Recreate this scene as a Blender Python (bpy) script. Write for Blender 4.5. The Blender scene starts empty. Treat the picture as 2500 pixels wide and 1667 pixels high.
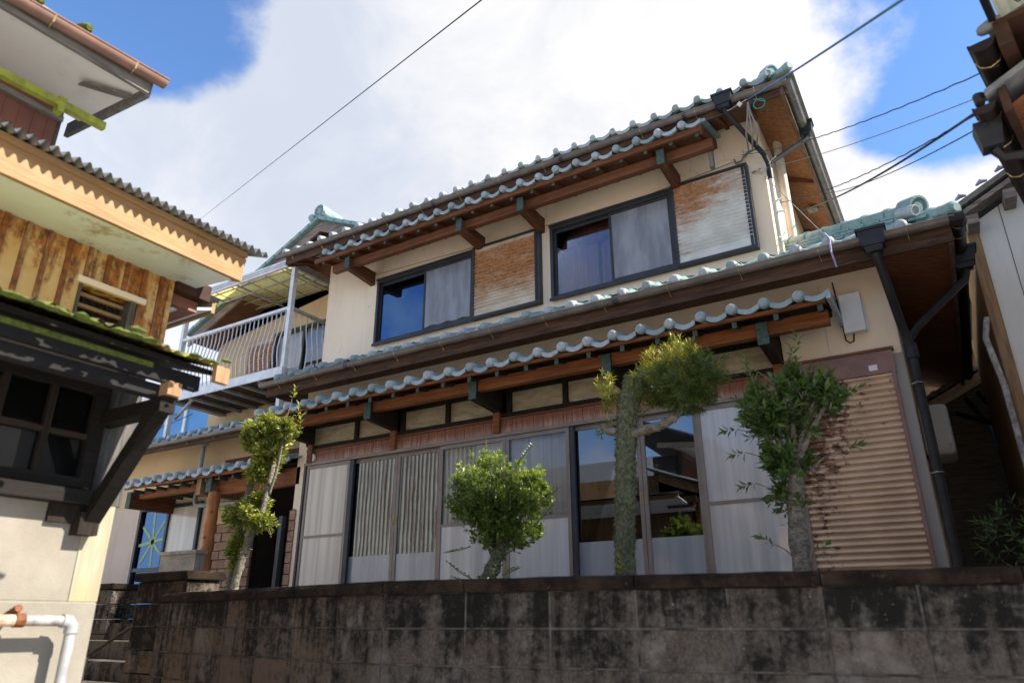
import bpy, math, random
import numpy as np
from mathutils import Vector, Matrix

random.seed(7)
rng = np.random.default_rng(7)
R_ = math.radians
scene = bpy.context.scene
COL = scene.collection

# ------------------------------------------------------------------ camera
# origin = the photographer's eye; X runs along the house front, Y into the scene, Z up (street at z = -1.5)
YAW, PITCH, ROLL = R_(31.65), R_(21.40), R_(-0.175)
fwd = Vector((-math.sin(YAW)*math.cos(PITCH), math.cos(YAW)*math.cos(PITCH), math.sin(PITCH)))
rgt = Vector((math.cos(YAW), math.sin(YAW), 0))
upv = rgt.cross(fwd)
r2 = math.cos(ROLL)*rgt + math.sin(ROLL)*upv
u2 = -math.sin(ROLL)*rgt + math.cos(ROLL)*upv
cam = bpy.data.cameras.new('camera')
cam.sensor_width = 36.0
cam.lens = 36.0*1729.5/2500.0
cam.clip_start = 0.05
cam.clip_end = 3000
cam.dof.use_dof = True
cam.dof.focus_distance = 9.0
cam.dof.aperture_fstop = 1.4
camo = bpy.data.objects.new('camera', cam)
COL.objects.link(camo)
m = Matrix((r2, u2, -fwd)).transposed().to_4x4()
camo.matrix_world = m
scene.camera = camo

# ------------------------------------------------------------------ world: clear sky with cumulus
SUN_EL, SUN_AZ = 41.0, 15.0            # azimuth measured from +X towards +Y
sdir = Vector((math.cos(R_(SUN_EL))*math.cos(R_(SUN_AZ)), math.cos(R_(SUN_EL))*math.sin(R_(SUN_AZ)), math.sin(R_(SUN_EL))))
world = bpy.data.worlds.new('World')
scene.world = world
world.use_nodes = True
wn, wl = world.node_tree.nodes, world.node_tree.links
wn.clear()
def WN(t, **k):
    n = wn.new(t)
    for a, b in k.items(): setattr(n, a, b)
    return n
def wmath(op, a, b=None, c=None, clamp=False):
    n = WN('ShaderNodeMath', operation=op, use_clamp=clamp)
    for i, v in enumerate((a, b, c)):
        if v is None: continue
        if isinstance(v, (int, float)): n.inputs[i].default_value = v
        else: wl.new(v, n.inputs[i])
    return n.outputs[0]
def wsmooth(v, lo, hi):
    n = WN('ShaderNodeMapRange', interpolation_type='SMOOTHSTEP')
    wl.new(v, n.inputs['Value'])
    n.inputs['From Min'].default_value = lo; n.inputs['From Max'].default_value = hi
    return n.outputs[0]
tc = WN('ShaderNodeTexCoord')
sky = WN('ShaderNodeTexSky')
sky.sky_type = 'NISHITA'
sky.sun_disc = False
sky.sun_elevation = R_(SUN_EL)
sky.sun_rotation = R_(90-SUN_AZ)
sky.air_density = 1.0; sky.dust_density = 0.15; sky.ozone_density = 8.0
mp = WN('ShaderNodeMapping'); wl.new(tc.outputs['Generated'], mp.inputs['Vector'])
mp.inputs['Scale'].default_value = (1, 1, 1.25)
mp.inputs['Location'].default_value = (3.1, 1.7, 0.4)
def wnoise(scale, detail, rough, dist=0.0, vec=None):
    n = WN('ShaderNodeTexNoise')
    wl.new(vec or mp.outputs[0], n.inputs['Vector'])
    n.inputs['Scale'].default_value = scale; n.inputs['Detail'].default_value = detail
    n.inputs['Roughness'].default_value = rough; n.inputs['Distortion'].default_value = dist
    return n.outputs['Fac']
def wdot(v):
    n = WN('ShaderNodeVectorMath', operation='DOT_PRODUCT')
    wl.new(tc.outputs['Generated'], n.inputs[0]); n.inputs[1].default_value = Vector(v).normalized()
    return n.outputs['Value']
big = wnoise(2.1, 4, .55, .1)
fine = wnoise(6.0, 14, .60, .12)
cov = wmath('ADD', wmath('MULTIPLY', big, .55), wmath('MULTIPLY', fine, .62))
cov = wmath('ADD', cov, wmath('MULTIPLY', wsmooth(wdot((-.40, .64, .66)), .80, .985), .36))      # the large cumulus over the house
cov = wmath('ADD', cov, wmath('MULTIPLY', wsmooth(wdot((.03, .88, .47)), .93, .99), .30))
cov = wmath('ADD', cov, wmath('MULTIPLY', wsmooth(wdot((-.70, .50, .52)), .94, .99), .30))
cov = wmath('SUBTRACT', cov, wmath('MULTIPLY', wsmooth(wdot((-.66, .30, .69)), .978, .995), .60))   # clear gaps beside it
cov = wmath('SUBTRACT', cov, wmath('MULTIPLY', wsmooth(wdot((.09, .78, .62)), .975, .996), .62))
mask = wsmooth(cov, .49, .68)  # low threshold: extra cloud beyond the view, added to light the house
shade = wnoise(4.2, 9, .6, .5)
shade = wsmooth(wmath('ADD', wmath('MULTIPLY', shade, .9), wmath('MULTIPLY', wsmooth(wdot((.05, .66, .75)), .72, 1.0), .34)), .38, .90)
front = wsmooth(wdot(sdir), -.08, -.6)        # added: unseen clouds opposite the sun brightened to light the house front
ccol = WN('ShaderNodeMix', data_type='RGBA')
wl.new(shade, ccol.inputs[0])
ccol.inputs[6].default_value = (2.35, 2.55, 2.98, 1)
ccol.inputs[7].default_value = (3.65, 3.58, 3.5, 1)
cmul = WN('ShaderNodeVectorMath', operation='SCALE'); wl.new(ccol.outputs[2], cmul.inputs[0]); wl.new(wmath('ADD', wmath('MULTIPLY', front, .9), 1.0), cmul.inputs['Scale'])
smix = WN('ShaderNodeMix', data_type='RGBA')
wl.new(mask, smix.inputs[0]); wl.new(sky.outputs[0], smix.inputs[6]); wl.new(cmul.outputs[0], smix.inputs[7])
bg = WN('ShaderNodeBackground'); bg.inputs['Strength'].default_value = 0.060
wl.new(smix.outputs[2], bg.inputs['Color'])
wo = WN('ShaderNodeOutputWorld'); wl.new(bg.outputs[0], wo.inputs['Surface'])

# ------------------------------------------------------------------ sun
sl = bpy.data.lights.new('sun', 'SUN'); sl.energy = 2.4; sl.angle = R_(.53); sl.color = (1, .91, .78)
so = bpy.data.objects.new('sun', sl); COL.objects.link(so)
so.rotation_euler = (-sdir).to_track_quat('-Z', 'Y').to_euler()

scene.view_settings.view_transform = 'Standard'
scene.view_settings.look = 'None'
scene.view_settings.exposure = 2.3
scene.view_settings.gamma = 1.0
scene.render.engine = 'CYCLES'
scene.cycles.use_denoising = True
scene.cycles.max_bounces = 8
scene.cycles.transparent_max_bounces = 12
scene.cycles.caustics_reflective = False
scene.cycles.caustics_refractive = False
scene.cycles.sample_clamp_indirect = 6.0

# ------------------------------------------------------------------ materials
MATS = {}
class NB:
    """small node builder"""
    def __init__(s, name):
        s.m = bpy.data.materials.new(name); s.m.use_nodes = True
        s.n, s.l = s.m.node_tree.nodes, s.m.node_tree.links
        s.b = s.n['Principled BSDF']; s.out = s.n['Material Output']
        s.tc = s.n.new('ShaderNodeTexCoord')
        s.geo = s.n.new('ShaderNodeNewGeometry')
        MATS[name] = s.m
    def pos(s): return s.geo.outputs['Position']
    def obj(s): return s.tc.outputs['Object']
    def vec(s, src, scale=(1, 1, 1), loc=(0, 0, 0), rot=(0, 0, 0)):
        n = s.n.new('ShaderNodeMapping'); s.l.new(src, n.inputs['Vector'])
        n.inputs['Scale'].default_value = scale; n.inputs['Location'].default_value = loc; n.inputs['Rotation'].default_value = rot
        return n.outputs[0]
    def noise(s, vec, scale=5, detail=6, rough=.55, dist=0):
        n = s.n.new('ShaderNodeTexNoise'); s.l.new(vec, n.inputs['Vector'])
        n.inputs['Scale'].default_value = scale; n.inputs['Detail'].default_value = detail
        n.inputs['Roughness'].default_value = rough; n.inputs['Distortion'].default_value = dist
        return n.outputs['Fac']
    def voro(s, vec, scale=5, feature='F1', rnd=1.0):
        n = s.n.new('ShaderNodeTexVoronoi'); n.feature = feature; s.l.new(vec, n.inputs['Vector'])
        n.inputs['Scale'].default_value = scale; n.inputs['Randomness'].default_value = rnd
        return n.outputs['Distance']
    def ramp(s, v, lo, hi, a=0., b=1.):
        n = s.n.new('ShaderNodeMapRange'); n.interpolation_type = 'SMOOTHSTEP'; s.l.new(v, n.inputs['Value'])
        n.inputs['From Min'].default_value = lo; n.inputs['From Max'].default_value = hi
        n.inputs['To Min'].default_value = a; n.inputs['To Max'].default_value = b
        return n.outputs[0]
    def mix(s, f, a, b):
        n = s.n.new('ShaderNodeMix'); n.data_type = 'RGBA'
        for i, v in ((0, f), (6, a), (7, b)):
            if isinstance(v, (int, float)): n.inputs[i].default_value = v
            elif isinstance(v, tuple): n.inputs[i].default_value = (*v[:3], 1)
            else: s.l.new(v, n.inputs[i])
        return n.outputs[2]
    def math(s, op, a, b=None):
        n = s.n.new('ShaderNodeMath'); n.operation = op
        for i, v in enumerate((a, b)):
            if v is None: continue
            if isinstance(v, (int, float)): n.inputs[i].default_value = v
            else: s.l.new(v, n.inputs[i])
        return n.outputs[0]
    def sep(s, v):
        n = s.n.new('ShaderNodeSeparateXYZ'); s.l.new(v, n.inputs[0]); return n.outputs
    def rnd(s):
        n = s.n.new('ShaderNodeObjectInfo'); return n.outputs['Random']
    def col(s, v):
        if isinstance(v, tuple): s.b.inputs['Base Color'].default_value = (*v[:3], 1)
        else: s.l.new(v, s.b.inputs['Base Color'])
        return s
    def rough(s, v):
        if isinstance(v, (int, float)): s.b.inputs['Roughness'].default_value = v
        else: s.l.new(v, s.b.inputs['Roughness'])
        return s
    def metal(s, v): s.b.inputs['Metallic'].default_value = v; return s
    def spec(s, v): s.b.inputs['Specular IOR Level'].default_value = v; return s
    def bump(s, h, strength=.3, dist=.01):
        n = s.n.new('ShaderNodeBump'); s.l.new(h, n.inputs['Height'])
        n.inputs['Strength'].default_value = strength; n.inputs['Distance'].default_value = dist
        s.l.new(n.outputs[0], s.b.inputs['Normal']); return s

def m_plain(name, c, rough=.6, var=.12, scale=6, metal=0., bump=0.):
    s = NB(name); v = s.noise(s.pos(), scale, 6, .6)
    d = tuple(x*(1-var*2) for x in c); l = tuple(min(1, x*(1+var)) for x in c)
    s.col(s.mix(s.ramp(v, .3, .7), d, l)).rough(rough).metal(metal).spec(.5 if sum(c) > .3 else .2)
    if bump: s.bump(s.noise(s.pos(), scale*9, 4, .6), bump, .004)
    return s.m
def m_wood(name, c, c2, axis='X', rough=.7, scale=1.0):
    """streaky grain running along the given axis"""
    s = NB(name)
    k = {'X': (1.2, 16, 16), 'Y': (16, 1.2, 16), 'Z': (16, 16, 1.2)}[axis]
    g = s.noise(s.vec(s.pos(), tuple(a*scale for a in k)), 2.2, 8, .65, .6)
    p = s.noise(s.pos(), 1.7, 4, .6)
    base = s.mix(s.ramp(g, .3, .72), c2, c)
    base = s.mix(s.ramp(p, .45, .8, 0, .55), base, tuple(x*.55 for x in c2))
    lum = sum(c)/3
    base = s.mix(s.ramp(s.noise(s.vec(s.pos(), k), .8, 6, .6), .55, .75, 0, .45), base, (lum*1.15, lum*1.0, lum*.88))
    s.col(base).rough(rough).spec(.2).bump(g, .6, .005)
    return s.m
def m_plaster(name, c, stain, amount=.5, fine=.25):
    s = NB(name)
    x = s.noise(s.pos(), .7, 5, .6); st = s.noise(s.vec(s.pos(), (3.2, 3.2, .35)), 1.4, 6, .6)
    b = s.mix(s.ramp(x, .3, .75), tuple(v*.9 for v in c), c)
    b = s.mix(s.ramp(st, .52, .85, 0, amount), b, stain)
    dr = s.noise(s.vec(s.pos(), (9, 9, .22)), 1.3, 6, .62)
    b = s.mix(s.ramp(dr, .60, .82, 0, amount*.9), b, tuple(v*.6 for v in stain))
    wp = s.n.new('ShaderNodeVectorMath'); wp.operation = 'ADD'; s.l.new(s.vec(s.pos(), (1, .3, 1)), wp.inputs[0])
    nz = s.n.new('ShaderNodeTexNoise'); s.l.new(s.pos(), nz.inputs['Vector']); nz.inputs['Scale'].default_value = 2.5; nz.inputs['Detail'].default_value = 5; s.l.new(nz.outputs['Color'], wp.inputs[1])
    cr = s.voro(wp.outputs[0], .9, 'DISTANCE_TO_EDGE'); cm = s.ramp(s.noise(s.pos(), 1.1, 3, .5), .52, .62)
    b = s.mix(s.math('MULTIPLY', s.ramp(cr, .002, .007, .55, 0), cm), b, tuple(v*.45 for v in stain))
    s.col(b).rough(.9).spec(.2).bump(s.noise(s.pos(), 90, 4, .6), fine, .003)
    return s.m

m_plaster('plaster', (.88, .735, .57), (.68, .50, .33), .40)
m_plaster('plaster_ochre', (.68, .49, .28), (.40, .27, .15), .35)
m_plaster('plaster_pink', (.66, .53, .43), (.36, .28, .22), .5)
m_plaster('plaster_grey', (.36, .33, .31), (.20, .18, .17), .5)
m_plaster('plaster_white', (.78, .75, .71), (.52, .50, .47), .5)
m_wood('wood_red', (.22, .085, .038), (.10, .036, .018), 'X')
m_wood('wood_red_y', (.17, .066, .03), (.08, .03, .015), 'Y')
m_wood('wood_orange', (.29, .105, .034), (.14, .046, .016), 'X')
m_wood('wood_fascia', (.13, .068, .042), (.04, .023, .016), 'X', .8)
m_wood('wood_fascia_y', (.20, .115, .075), (.07, .042, .03), 'Y', .8)
m_wood('wood_soffit', (.30, .125, .052), (.15, .058, .025), 'X')
m_wood('wood_soffit_y', (.20, .085, .038), (.10, .04, .019), 'Y')
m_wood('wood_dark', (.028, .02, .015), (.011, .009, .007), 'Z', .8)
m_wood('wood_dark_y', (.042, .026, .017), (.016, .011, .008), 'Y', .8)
m_wood('wood_wet', (.016, .012, .009), (.006, .005, .004), 'Y', .7)
m_wood('wood_grey', (.26, .24, .21), (.12, .11, .10), 'Y', .85)
m_wood('wood_grey_z', (.15, .145, .135), (.05, .048, .045), 'Z', .85)
m_wood('wood_tan', (.37, .235, .115), (.26, .145, .065), 'Y', .6)
m_wood('wood_tan_z', (.40, .25, .13), (.22, .13, .07), 'Z', .7)
m_wood('log', (.52, .22, .07), (.34, .13, .04), 'Z', .5)
m_wood('wood_barge', (.34, .27, .23), (.13, .10, .09), 'X', .85)
# weathered vertical boards under the transoms
s = NB('boards'); g = s.noise(s.vec(s.pos(), (26, 26, 1.6)), 2, 8, .7, .5)
zz = s.sep(s.pos())[2]
wear = s.math('ADD', g, s.ramp(zz, 2.3, 2.56, .26, -.12))
b = s.mix(s.ramp(wear, .42, .78), (.20, .068, .034), (.46, .30, .22))
b = s.mix(s.ramp(s.rnd(), 0, 1, 0, .35), b, (.16, .06, .035))
s.col(b).rough(.75).bump(g, .5, .003)
m_plain('green_cap', (.065, .10, .088), .65, .2, 30)
# glazed roof tile, pale and weathered on the faces turned to the front
s = NB('tile')
n1 = s.noise(s.pos(), 14, 6, .6); n2 = s.noise(s.pos(), 3, 5, .6)
b = s.mix(s.ramp(n1, .3, .7), (.13, .235, .23), (.235, .365, .36))
b = s.mix(s.ramp(n2, .5, .8, 0, .6), b, (.33, .39, .40))
b = s.mix(s.ramp(s.noise(s.pos(), 40, 4, .7), .62, .8, 0, .5), b, (.13, .17, .16))
b = s.mix(s.math('MULTIPLY', s.rnd(), .35), b, (.30, .36, .37))
s.col(b).rough(.36)
s = NB('tile_end')          # unglazed, chalky ends of the eave tiles
n1 = s.noise(s.pos(), 30, 6, .65)
b = s.mix(s.ramp(n1, .3, .7), (.27, .32, .34), (.42, .46, .48))
b = s.mix(s.ramp(s.rnd(), .3, 1.0, 0, .8), b, (.17, .235, .235))
b = s.mix(s.ramp(s.noise(s.pos(), 60, 4, .7), .64, .74, 0, .6), b, (.42, .40, .30))
b = s.mix(s.ramp(s.noise(s.pos(), 17, 5, .7), .55, .72, 0, .7), b, (.09, .105, .10))
s.col(b).rough(.5)
s = NB('tile_dark'); s.col(s.mix(s.ramp(s.noise(s.pos(), 9, 6, .6), .3, .7), (.09, .10, .11), (.21, .22, .23))).rough(.5)
m_plain('gutter', (.145, .122, .108), .42, .15, 5)
m_plain('gutter_dark', (.026, .019, .017), .42, .2, 5)
m_plain('hopper', (.026, .028, .035), .45, .15, 8)
m_plain('pipe_beige', (.62, .53, .42), .35, .08, 5)
m_plain('pipe_dark', (.026, .023, .023), .45, .15, 6)
m_plain('pipe_grey', (.33, .34, .35), .5, .12, 10)
m_plain('pipe_white', (.38, .36, .34), .55, .28, 14)
m_plain('brass', (.45, .34, .16), .4, .2, 20, .6)
m_plain('steel', (.42, .42, .42), .45, .2, 15, .6)
m_plain('sash', (.21, .17, .145), .42, .08, 4, .2)
m_plain('sash_dark', (.05, .05, .056), .38, .1, 4, .2)
m_plain('alu', (.66, .67, .69), .38, .08, 6, .15)
m_plain('alu_shaded', (.40, .39, .38), .5, .15, 6, .1)  # shaded copy of alu for balcony sides and undersides
m_plain('alu_red', (.30, .12, .12), .5, .1, 6)
m_plain('black', (.012, .012, .013), .7, .1, 6)
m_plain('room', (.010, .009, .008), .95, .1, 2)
m_plain('box_white', (.70, .70, .71), .5, .05, 4)
m_plain('cable', (.035, .045, .06), .6, .1, 4)
m_plain('cable_blue', (.02, .15, .30), .5, .1, 4)
m_plain('cable_green', (.03, .30, .26), .5, .1, 4)
m_plain('cable_grey', (.24, .22, .21), .6, .15, 9)
m_plain('tape_green', (.36, .50, .26), .8, .1, 20)
m_plain('tape_purple', (.30, .27, .45), .6, .2, 20)
def m_glass(name, tint, refl, rough=.01, gcol=(.92, .95, 1)):
    s = NB(name); s.n.remove(s.b)
    tr = s.n.new('ShaderNodeBsdfTransparent'); tr.inputs[0].default_value = (*tint, 1)
    gl = s.n.new('ShaderNodeBsdfGlossy'); gl.inputs['Roughness'].default_value = rough; gl.inputs['Color'].default_value = (*gcol, 1)
    fr = s.n.new('ShaderNodeFresnel'); fr.inputs['IOR'].default_value = refl
    w = s.n.new('ShaderNodeBump'); s.l.new(s.noise(s.pos(), 1.1, 2, .5), w.inputs['Height']); w.inputs['Strength'].default_value = .02; w.inputs['Distance'].default_value = .05
    s.l.new(w.outputs[0], gl.inputs['Normal'])
    mx = s.n.new('ShaderNodeMixShader'); s.l.new(fr.outputs[0], mx.inputs[0]); s.l.new(tr.outputs[0], mx.inputs[1]); s.l.new(gl.outputs[0], mx.inputs[2])
    s.l.new(mx.outputs[0], s.out.inputs[0]); return s.m
m_glass('glass', (.55, .58, .62), 2.3)
m_glass('glass_thin', (.85, .86, .86), 1.38)
m_glass('glass_mirror', (.10, .12, .16), 3.2, gcol=(.22, .43, .80))  # deep blue of the mirrored sky put into the gloss colour
m_glass('glass_win', (.80, .80, .84), 1.6)
# figured glass: milky, still a little mirror-like
s = NB('frosted'); s.col(s.mix(s.ramp(s.noise(s.vec(s.pos(), (6, 6, .25)), 1.3, 5, .6), .3, .7), (.46, .41, .35), (.68, .62, .55))).rough(.12).spec(.6)
s = NB('frosted_cool'); s.col(s.mix(s.ramp(s.noise(s.vec(s.pos(), (7, 7, .3)), 1.0, 5, .6), .3, .7), (.38, .365, .36), (.55, .53, .52))).rough(.07).spec(.75)
s = NB('frosted_dim'); s.col(s.mix(s.ramp(s.noise(s.vec(s.pos(), (5, 5, .4)), 1.0, 5, .6), .3, .7), (.24, .25, .27), (.34, .345, .36))).rough(.05).spec(1.0)
s = NB('transom_glass'); g = s.noise(s.vec(s.pos(), (2, 2, 7), (0, 0, 0), (0, .35, 0)), 1.5, 5, .6, .8)
s.col(s.mix(s.ramp(g, .3, .72), (.30, .25, .165), (.50, .43, .30))).rough(.3)
s = NB('mesh_screen'); s.col(s.mix(s.ramp(s.noise(s.vec(s.pos(), (5, 5, 1.2)), 1.4, 5, .55), .3, .7), (.17, .175, .20), (.27, .275, .30))).rough(.25)
def m_cloth(name, c, c2):
    s = NB(name); g = s.noise(s.vec(s.pos(), (14, 14, .25)), 1.5, 4, .6)
    s.col(s.mix(s.ramp(g, .3, .7), c2, c)).rough(.9); return s.m
m_cloth('curtain', (.88, .82, .74), (.66, .60, .53))
m_cloth('curtain_mauve', (.40, .28, .34), (.25, .17, .24))
m_cloth('curtain_red', (.24, .07, .05), (.13, .035, .03))
# painted steel sheet going to rust
def m_rust(name, paint, paint2, r1, r2, lo, hi, vs=(5, 5, .8), rough=.6, sc=1.0, extra=None):
    s = NB(name)
    a = s.noise(s.vec(s.pos(), vs), 1.6*sc, 8, .68, .3); f = s.noise(s.pos(), 26*sc, 6, .7)
    k = s.math('ADD', s.math('MULTIPLY', a, .75), s.math('MULTIPLY', f, .25))
    if extra is not None: k = s.math('ADD', k, extra(s))
    p = s.mix(s.ramp(s.noise(s.pos(), 3, 5, .6), .3, .7), paint2, paint)
    r = s.mix(s.ramp(s.noise(s.pos(), 18*sc, 5, .6), .35, .65), r2, r1)
    kk = s.ramp(k, lo, hi)
    s.col(s.mix(kk, p, r)).rough(rough).bump(f, .25, .003); return s.m
m_rust('rust_wall', (.66, .47, .21), (.56, .33, .10), (.42, .15, .022), (.13, .045, .014), .49, .62, (5.5, 5.5, 1.3), extra=lambda s: s.math('ADD', s.ramp(s.sep(s.pos())[1], 1.2, 2.45, -.03, .075), s.ramp(s.sep(s.pos())[2], 1.5, 2.2, -.03, .05)))
m_rust('rust_seam', (.46, .33, .18), (.36, .22, .10), (.30, .095, .018), (.12, .04, .012), .36, .52, (5.5, 5.5, 1.0))
m_rust('rust_sheet', (.74, .75, .70), (.60, .60, .55), (.34, .15, .08), (.20, .09, .05), .50, .66, (7, 7, .30))
m_rust('siding_red', (.22, .085, .055), (.15, .055, .04), (.34, .18, .12), (.10, .04, .03), .56, .72, (9, 9, .7))
m_rust('shutter_rust', (.62, .54, .42), (.50, .40, .29), (.44, .195, .06), (.24, .085, .03), .30, .70, (2.2, 2.2, 8),
       extra=lambda s: s.math('ADD', s.ramp(s.sep(s.pos())[2], 4.65, 5.35, -.16, .19), s.math('ADD', s.math('MULTIPLY', s.math('SINE', s.math('MULTIPLY', s.sep(s.pos())[2], 108.3)), .045), s.ramp(s.sep(s.pos())[2], 5.70, 5.80, 0, -.28))))
m_rust('shutter_grey', (.64, .63, .60), (.50, .48, .45), (.44, .20, .08), (.26, .11, .045), .40, .72, (1.8, 1.8, 7),
       extra=lambda s: s.math('ADD', s.ramp(s.sep(s.pos())[2], 4.9, 5.65, -.16, .15), s.ramp(s.sep(s.pos())[0], -2.65, -1.6, .10, -.13)))
m_rust('shutter_cream', (.64, .46, .32), (.50, .35, .235), (.19, .075, .04), (.10, .04, .025), .47, .56, (3, 3, 3), .5, 2.2,
       extra=lambda s: s.math('ADD', s.ramp(s.sep(s.pos())[2], .6, 2.5, -.12, .09), s.ramp(s.sep(s.pos())[0], -1.2, -.5, .07, -.14)))
m_rust('shutter_head', (.24, .125, .10), (.17, .085, .07), (.42, .34, .32), (.22, .14, .13), .58, .68, (9, 9, 9), .5, 1.5)
m_rust('corrugate_grey', (.25, .26, .27), (.17, .18, .19), (.12, .115, .11), (.07, .07, .065), .5, .7, (4, 4, 4), .6)
m_rust('soffit_peel', (.70, .79, .90), (.62, .71, .82), (.50, .46, .40), (.30, .27, .23), .52, .64, (1.5, 1.5, 1.5), .85)
m_rust('pipe_orange', (.50, .44, .38), (.60, .52, .46), (.60, .24, .05), (.30, .10, .03), .45, .62, (2.2, 2.2, 2.2), .5)
s = NB('frp'); s.n.remove(s.b)     # translucent corrugated plastic
c = s.mix(s.ramp(s.noise(s.pos(), 9, 6, .65), .45, .8), (.95, .80, .30), (.55, .40, .12))
tl = s.n.new('ShaderNodeBsdfTranslucent'); s.l.new(c, tl.inputs[0]); df = s.n.new('ShaderNodeBsdfDiffuse'); s.l.new(c, df.inputs[0])
mx = s.n.new('ShaderNodeMixShader'); mx.inputs[0].default_value = .35; s.l.new(tl.outputs[0], mx.inputs[1]); s.l.new(df.outputs[0], mx.inputs[2]); s.l.new(mx.outputs[0], s.out.inputs[0])
# concrete block: grey, blackened by mould running down from the coping
s = NB('block')
P = s.pos()
st = s.math('ADD', s.math('MULTIPLY', s.noise(s.vec(P, (6.5, 6.5, .7)), 1.2, 8, .66, .5), .6), s.math('MULTIPLY', s.noise(P, 4.2, 7, .62, .4), .4)); sp = s.noise(P, 22, 8, .75); pit = s.voro(P, 38)
k = s.math('ADD', s.math('MULTIPLY', st, .72), s.math('MULTIPLY', sp, .36))
zz = s.sep(P)[2]
k = s.math('ADD', s.math('ADD', k, s.ramp(zz, -.3, .16, -.03, .045)), s.math('MULTIPLY', s.math('SUBTRACT', s.rnd(), .5), .055))
xx = s.sep(P)[0]
base = s.mix(s.ramp(s.noise(P, 60, 5, .7), .3, .7), (.046, .039, .032), (.10, .086, .073))
base = s.mix(s.ramp(xx, -4.4, -2.9, .75, 0.), base, (.135, .10, .07))
base = s.mix(s.ramp(s.noise(P, 3.1, 6, .6), .50, .68, 0, .8), base, (.165, .152, .14))
base = s.mix(s.math('MULTIPLY', s.rnd(), .4), base, (.10, .093, .086))
b = s.mix(s.ramp(k, .475, .62), base, (.010, .009, .008))
b = s.mix(s.ramp(s.noise(P, 75, 3, .6), .68, .74, 0, .75), b, (.34, .33, .31))
b = s.mix(s.ramp(pit, .0, .16, .85, 0), b, (.03, .028, .025))
s.col(b).rough(.95).spec(.15).bump(s.math('ADD', sp, s.math('MULTIPLY', s.ramp(pit, 0, .25), .5)), .7, .008)
s = NB('mortar'); s.col(s.mix(s.ramp(s.noise(s.pos(), 9, 6, .7), .35, .65), (.022, .019, .017), (.13, .12, .11))).rough(.95).bump(s.noise(s.pos(), 70, 4, .7), .5, .004)
s = NB('coping'); k = s.noise(s.vec(s.pos(), (2, 2, 2)), 3, 8, .7)
b = s.mix(s.ramp(k, .35, .68), (.010, .008, .007), (.044, .030, .021))
b = s.mix(s.ramp(s.noise(s.pos(), 40, 5, .7), .60, .75, 0, .6), b, (.26, .19, .135))
s.col(b).rough(.95).spec(.1).bump(s.noise(s.pos(), 45, 6, .75), 1.0, .02)
s = NB('brick_face'); k = s.noise(s.pos(), 8, 7, .65)
b = s.mix(s.ramp(k, .3, .7), (.24, .13, .08), (.42, .27, .18)); b = s.mix(s.math('MULTIPLY', s.rnd(), .5), b, (.20, .10, .065))
s.col(b).rough(.85).bump(k, .6, .01)
s = NB('concrete'); k = s.noise(s.pos(), 4, 8, .68); b = s.mix(s.ramp(k, .3, .7), (.20, .17, .135), (.36, .31, .25))
b = s.mix(s.ramp(s.noise(s.vec(s.pos(), (4, 4, .6)), 2, 6, .65), .55, .75, 0, .6), b, (.10, .08, .065)); s.col(b).rough(.95).bump(s.noise(s.pos(), 60, 5, .7), .5, .006)
s = NB('render_wall'); k = s.noise(s.pos(), 2.2, 8, .62)
b = s.mix(s.ramp(k, .3, .7), (.22, .20, .165), (.29, .27, .23))
b = s.mix(s.ramp(s.noise(s.vec(s.pos(), (5, 5, .9)), 1.2, 6, .65), .56, .78, 0, .55), b, (.20, .155, .10))
s.col(b).rough(.92).spec(.2).bump(s.noise(s.pos(), 75, 5, .65), .5, .005)
s = NB('algae_board'); k = s.noise(s.vec(s.pos(), (12, 12, 1.1)), 1.6, 6, .62, .4)
zz = s.sep(s.pos())[2]
b = s.mix(s.ramp(k, .3, .7), (.26, .235, .15), (.34, .325, .25)); b = s.mix(s.ramp(s.math('ADD', k, s.ramp(zz, .1, .35, .14, -.1)), .5, .75, 0, .8), b, (.28, .28, .09))
s.col(b).rough(.8)
s = NB('moss'); k = s.noise(s.pos(), 30, 6, .7); s.col(s.mix(s.ramp(k, .3, .7), (.045, .07, .012), (.15, .19, .025))).rough(.95).bump(k, 1, .02)
s = NB('roof_old'); k = s.noise(s.pos(), 12, 6, .7); b = s.mix(s.ramp(k, .35, .65), (.07, .055, .03), (.30, .22, .06)); b = s.mix(s.ramp(s.noise(s.pos(), 7, 5, .6), .5, .66), b, (.30, .40, .04)); s.col(b).rough(.95).bump(k, .7, .01)
s = NB('bark'); k = s.noise(s.vec(s.pos(), (9, 9, 22)), 2.4, 8, .7, .6)
b = s.mix(s.ramp(k, .3, .72), (.085, .07, .055), (.31, .28, .235)); b = s.mix(s.ramp(s.noise(s.pos(), 16, 5, .65), .55, .7, 0, .6), b, (.44, .42, .37)); s.col(b).rough(.95).bump(k, 1.0, .02)
s = NB('bark_moss'); k = s.noise(s.pos(), 34, 8, .72); b = s.mix(s.ramp(k, .35, .7), (.05, .06, .035), (.22, .23, .15)); s.col(b).rough(.95).bump(k, 1, .02)
def m_leaf(name, dark, light, yellow_tone, rough=.32, trans=.35):
    s = NB(name); s.n.remove(s.b)
    at = s.n.new('ShaderNodeAttribute'); at.attribute_name = 'tone'
    t = s.sep(at.outputs['Vector'])
    c = s.mix(t[0], dark, light); c = s.mix(t[1], c, yellow_tone)
    p = s.n.new('ShaderNodeBsdfPrincipled'); s.l.new(c, p.inputs['Base Color']); p.inputs['Roughness'].default_value = rough
    tl = s.n.new('ShaderNodeBsdfTranslucent'); s.l.new(s.mix(.35, c, (.45, .55, .06)), tl.inputs[0])
    mx = s.n.new('ShaderNodeMixShader'); mx.inputs[0].default_value = trans
    s.l.new(p.outputs[0], mx.inputs[1]); s.l.new(tl.outputs[0], mx.inputs[2]); s.l.new(mx.outputs[0], s.out.inputs[0]); return s.m
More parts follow.
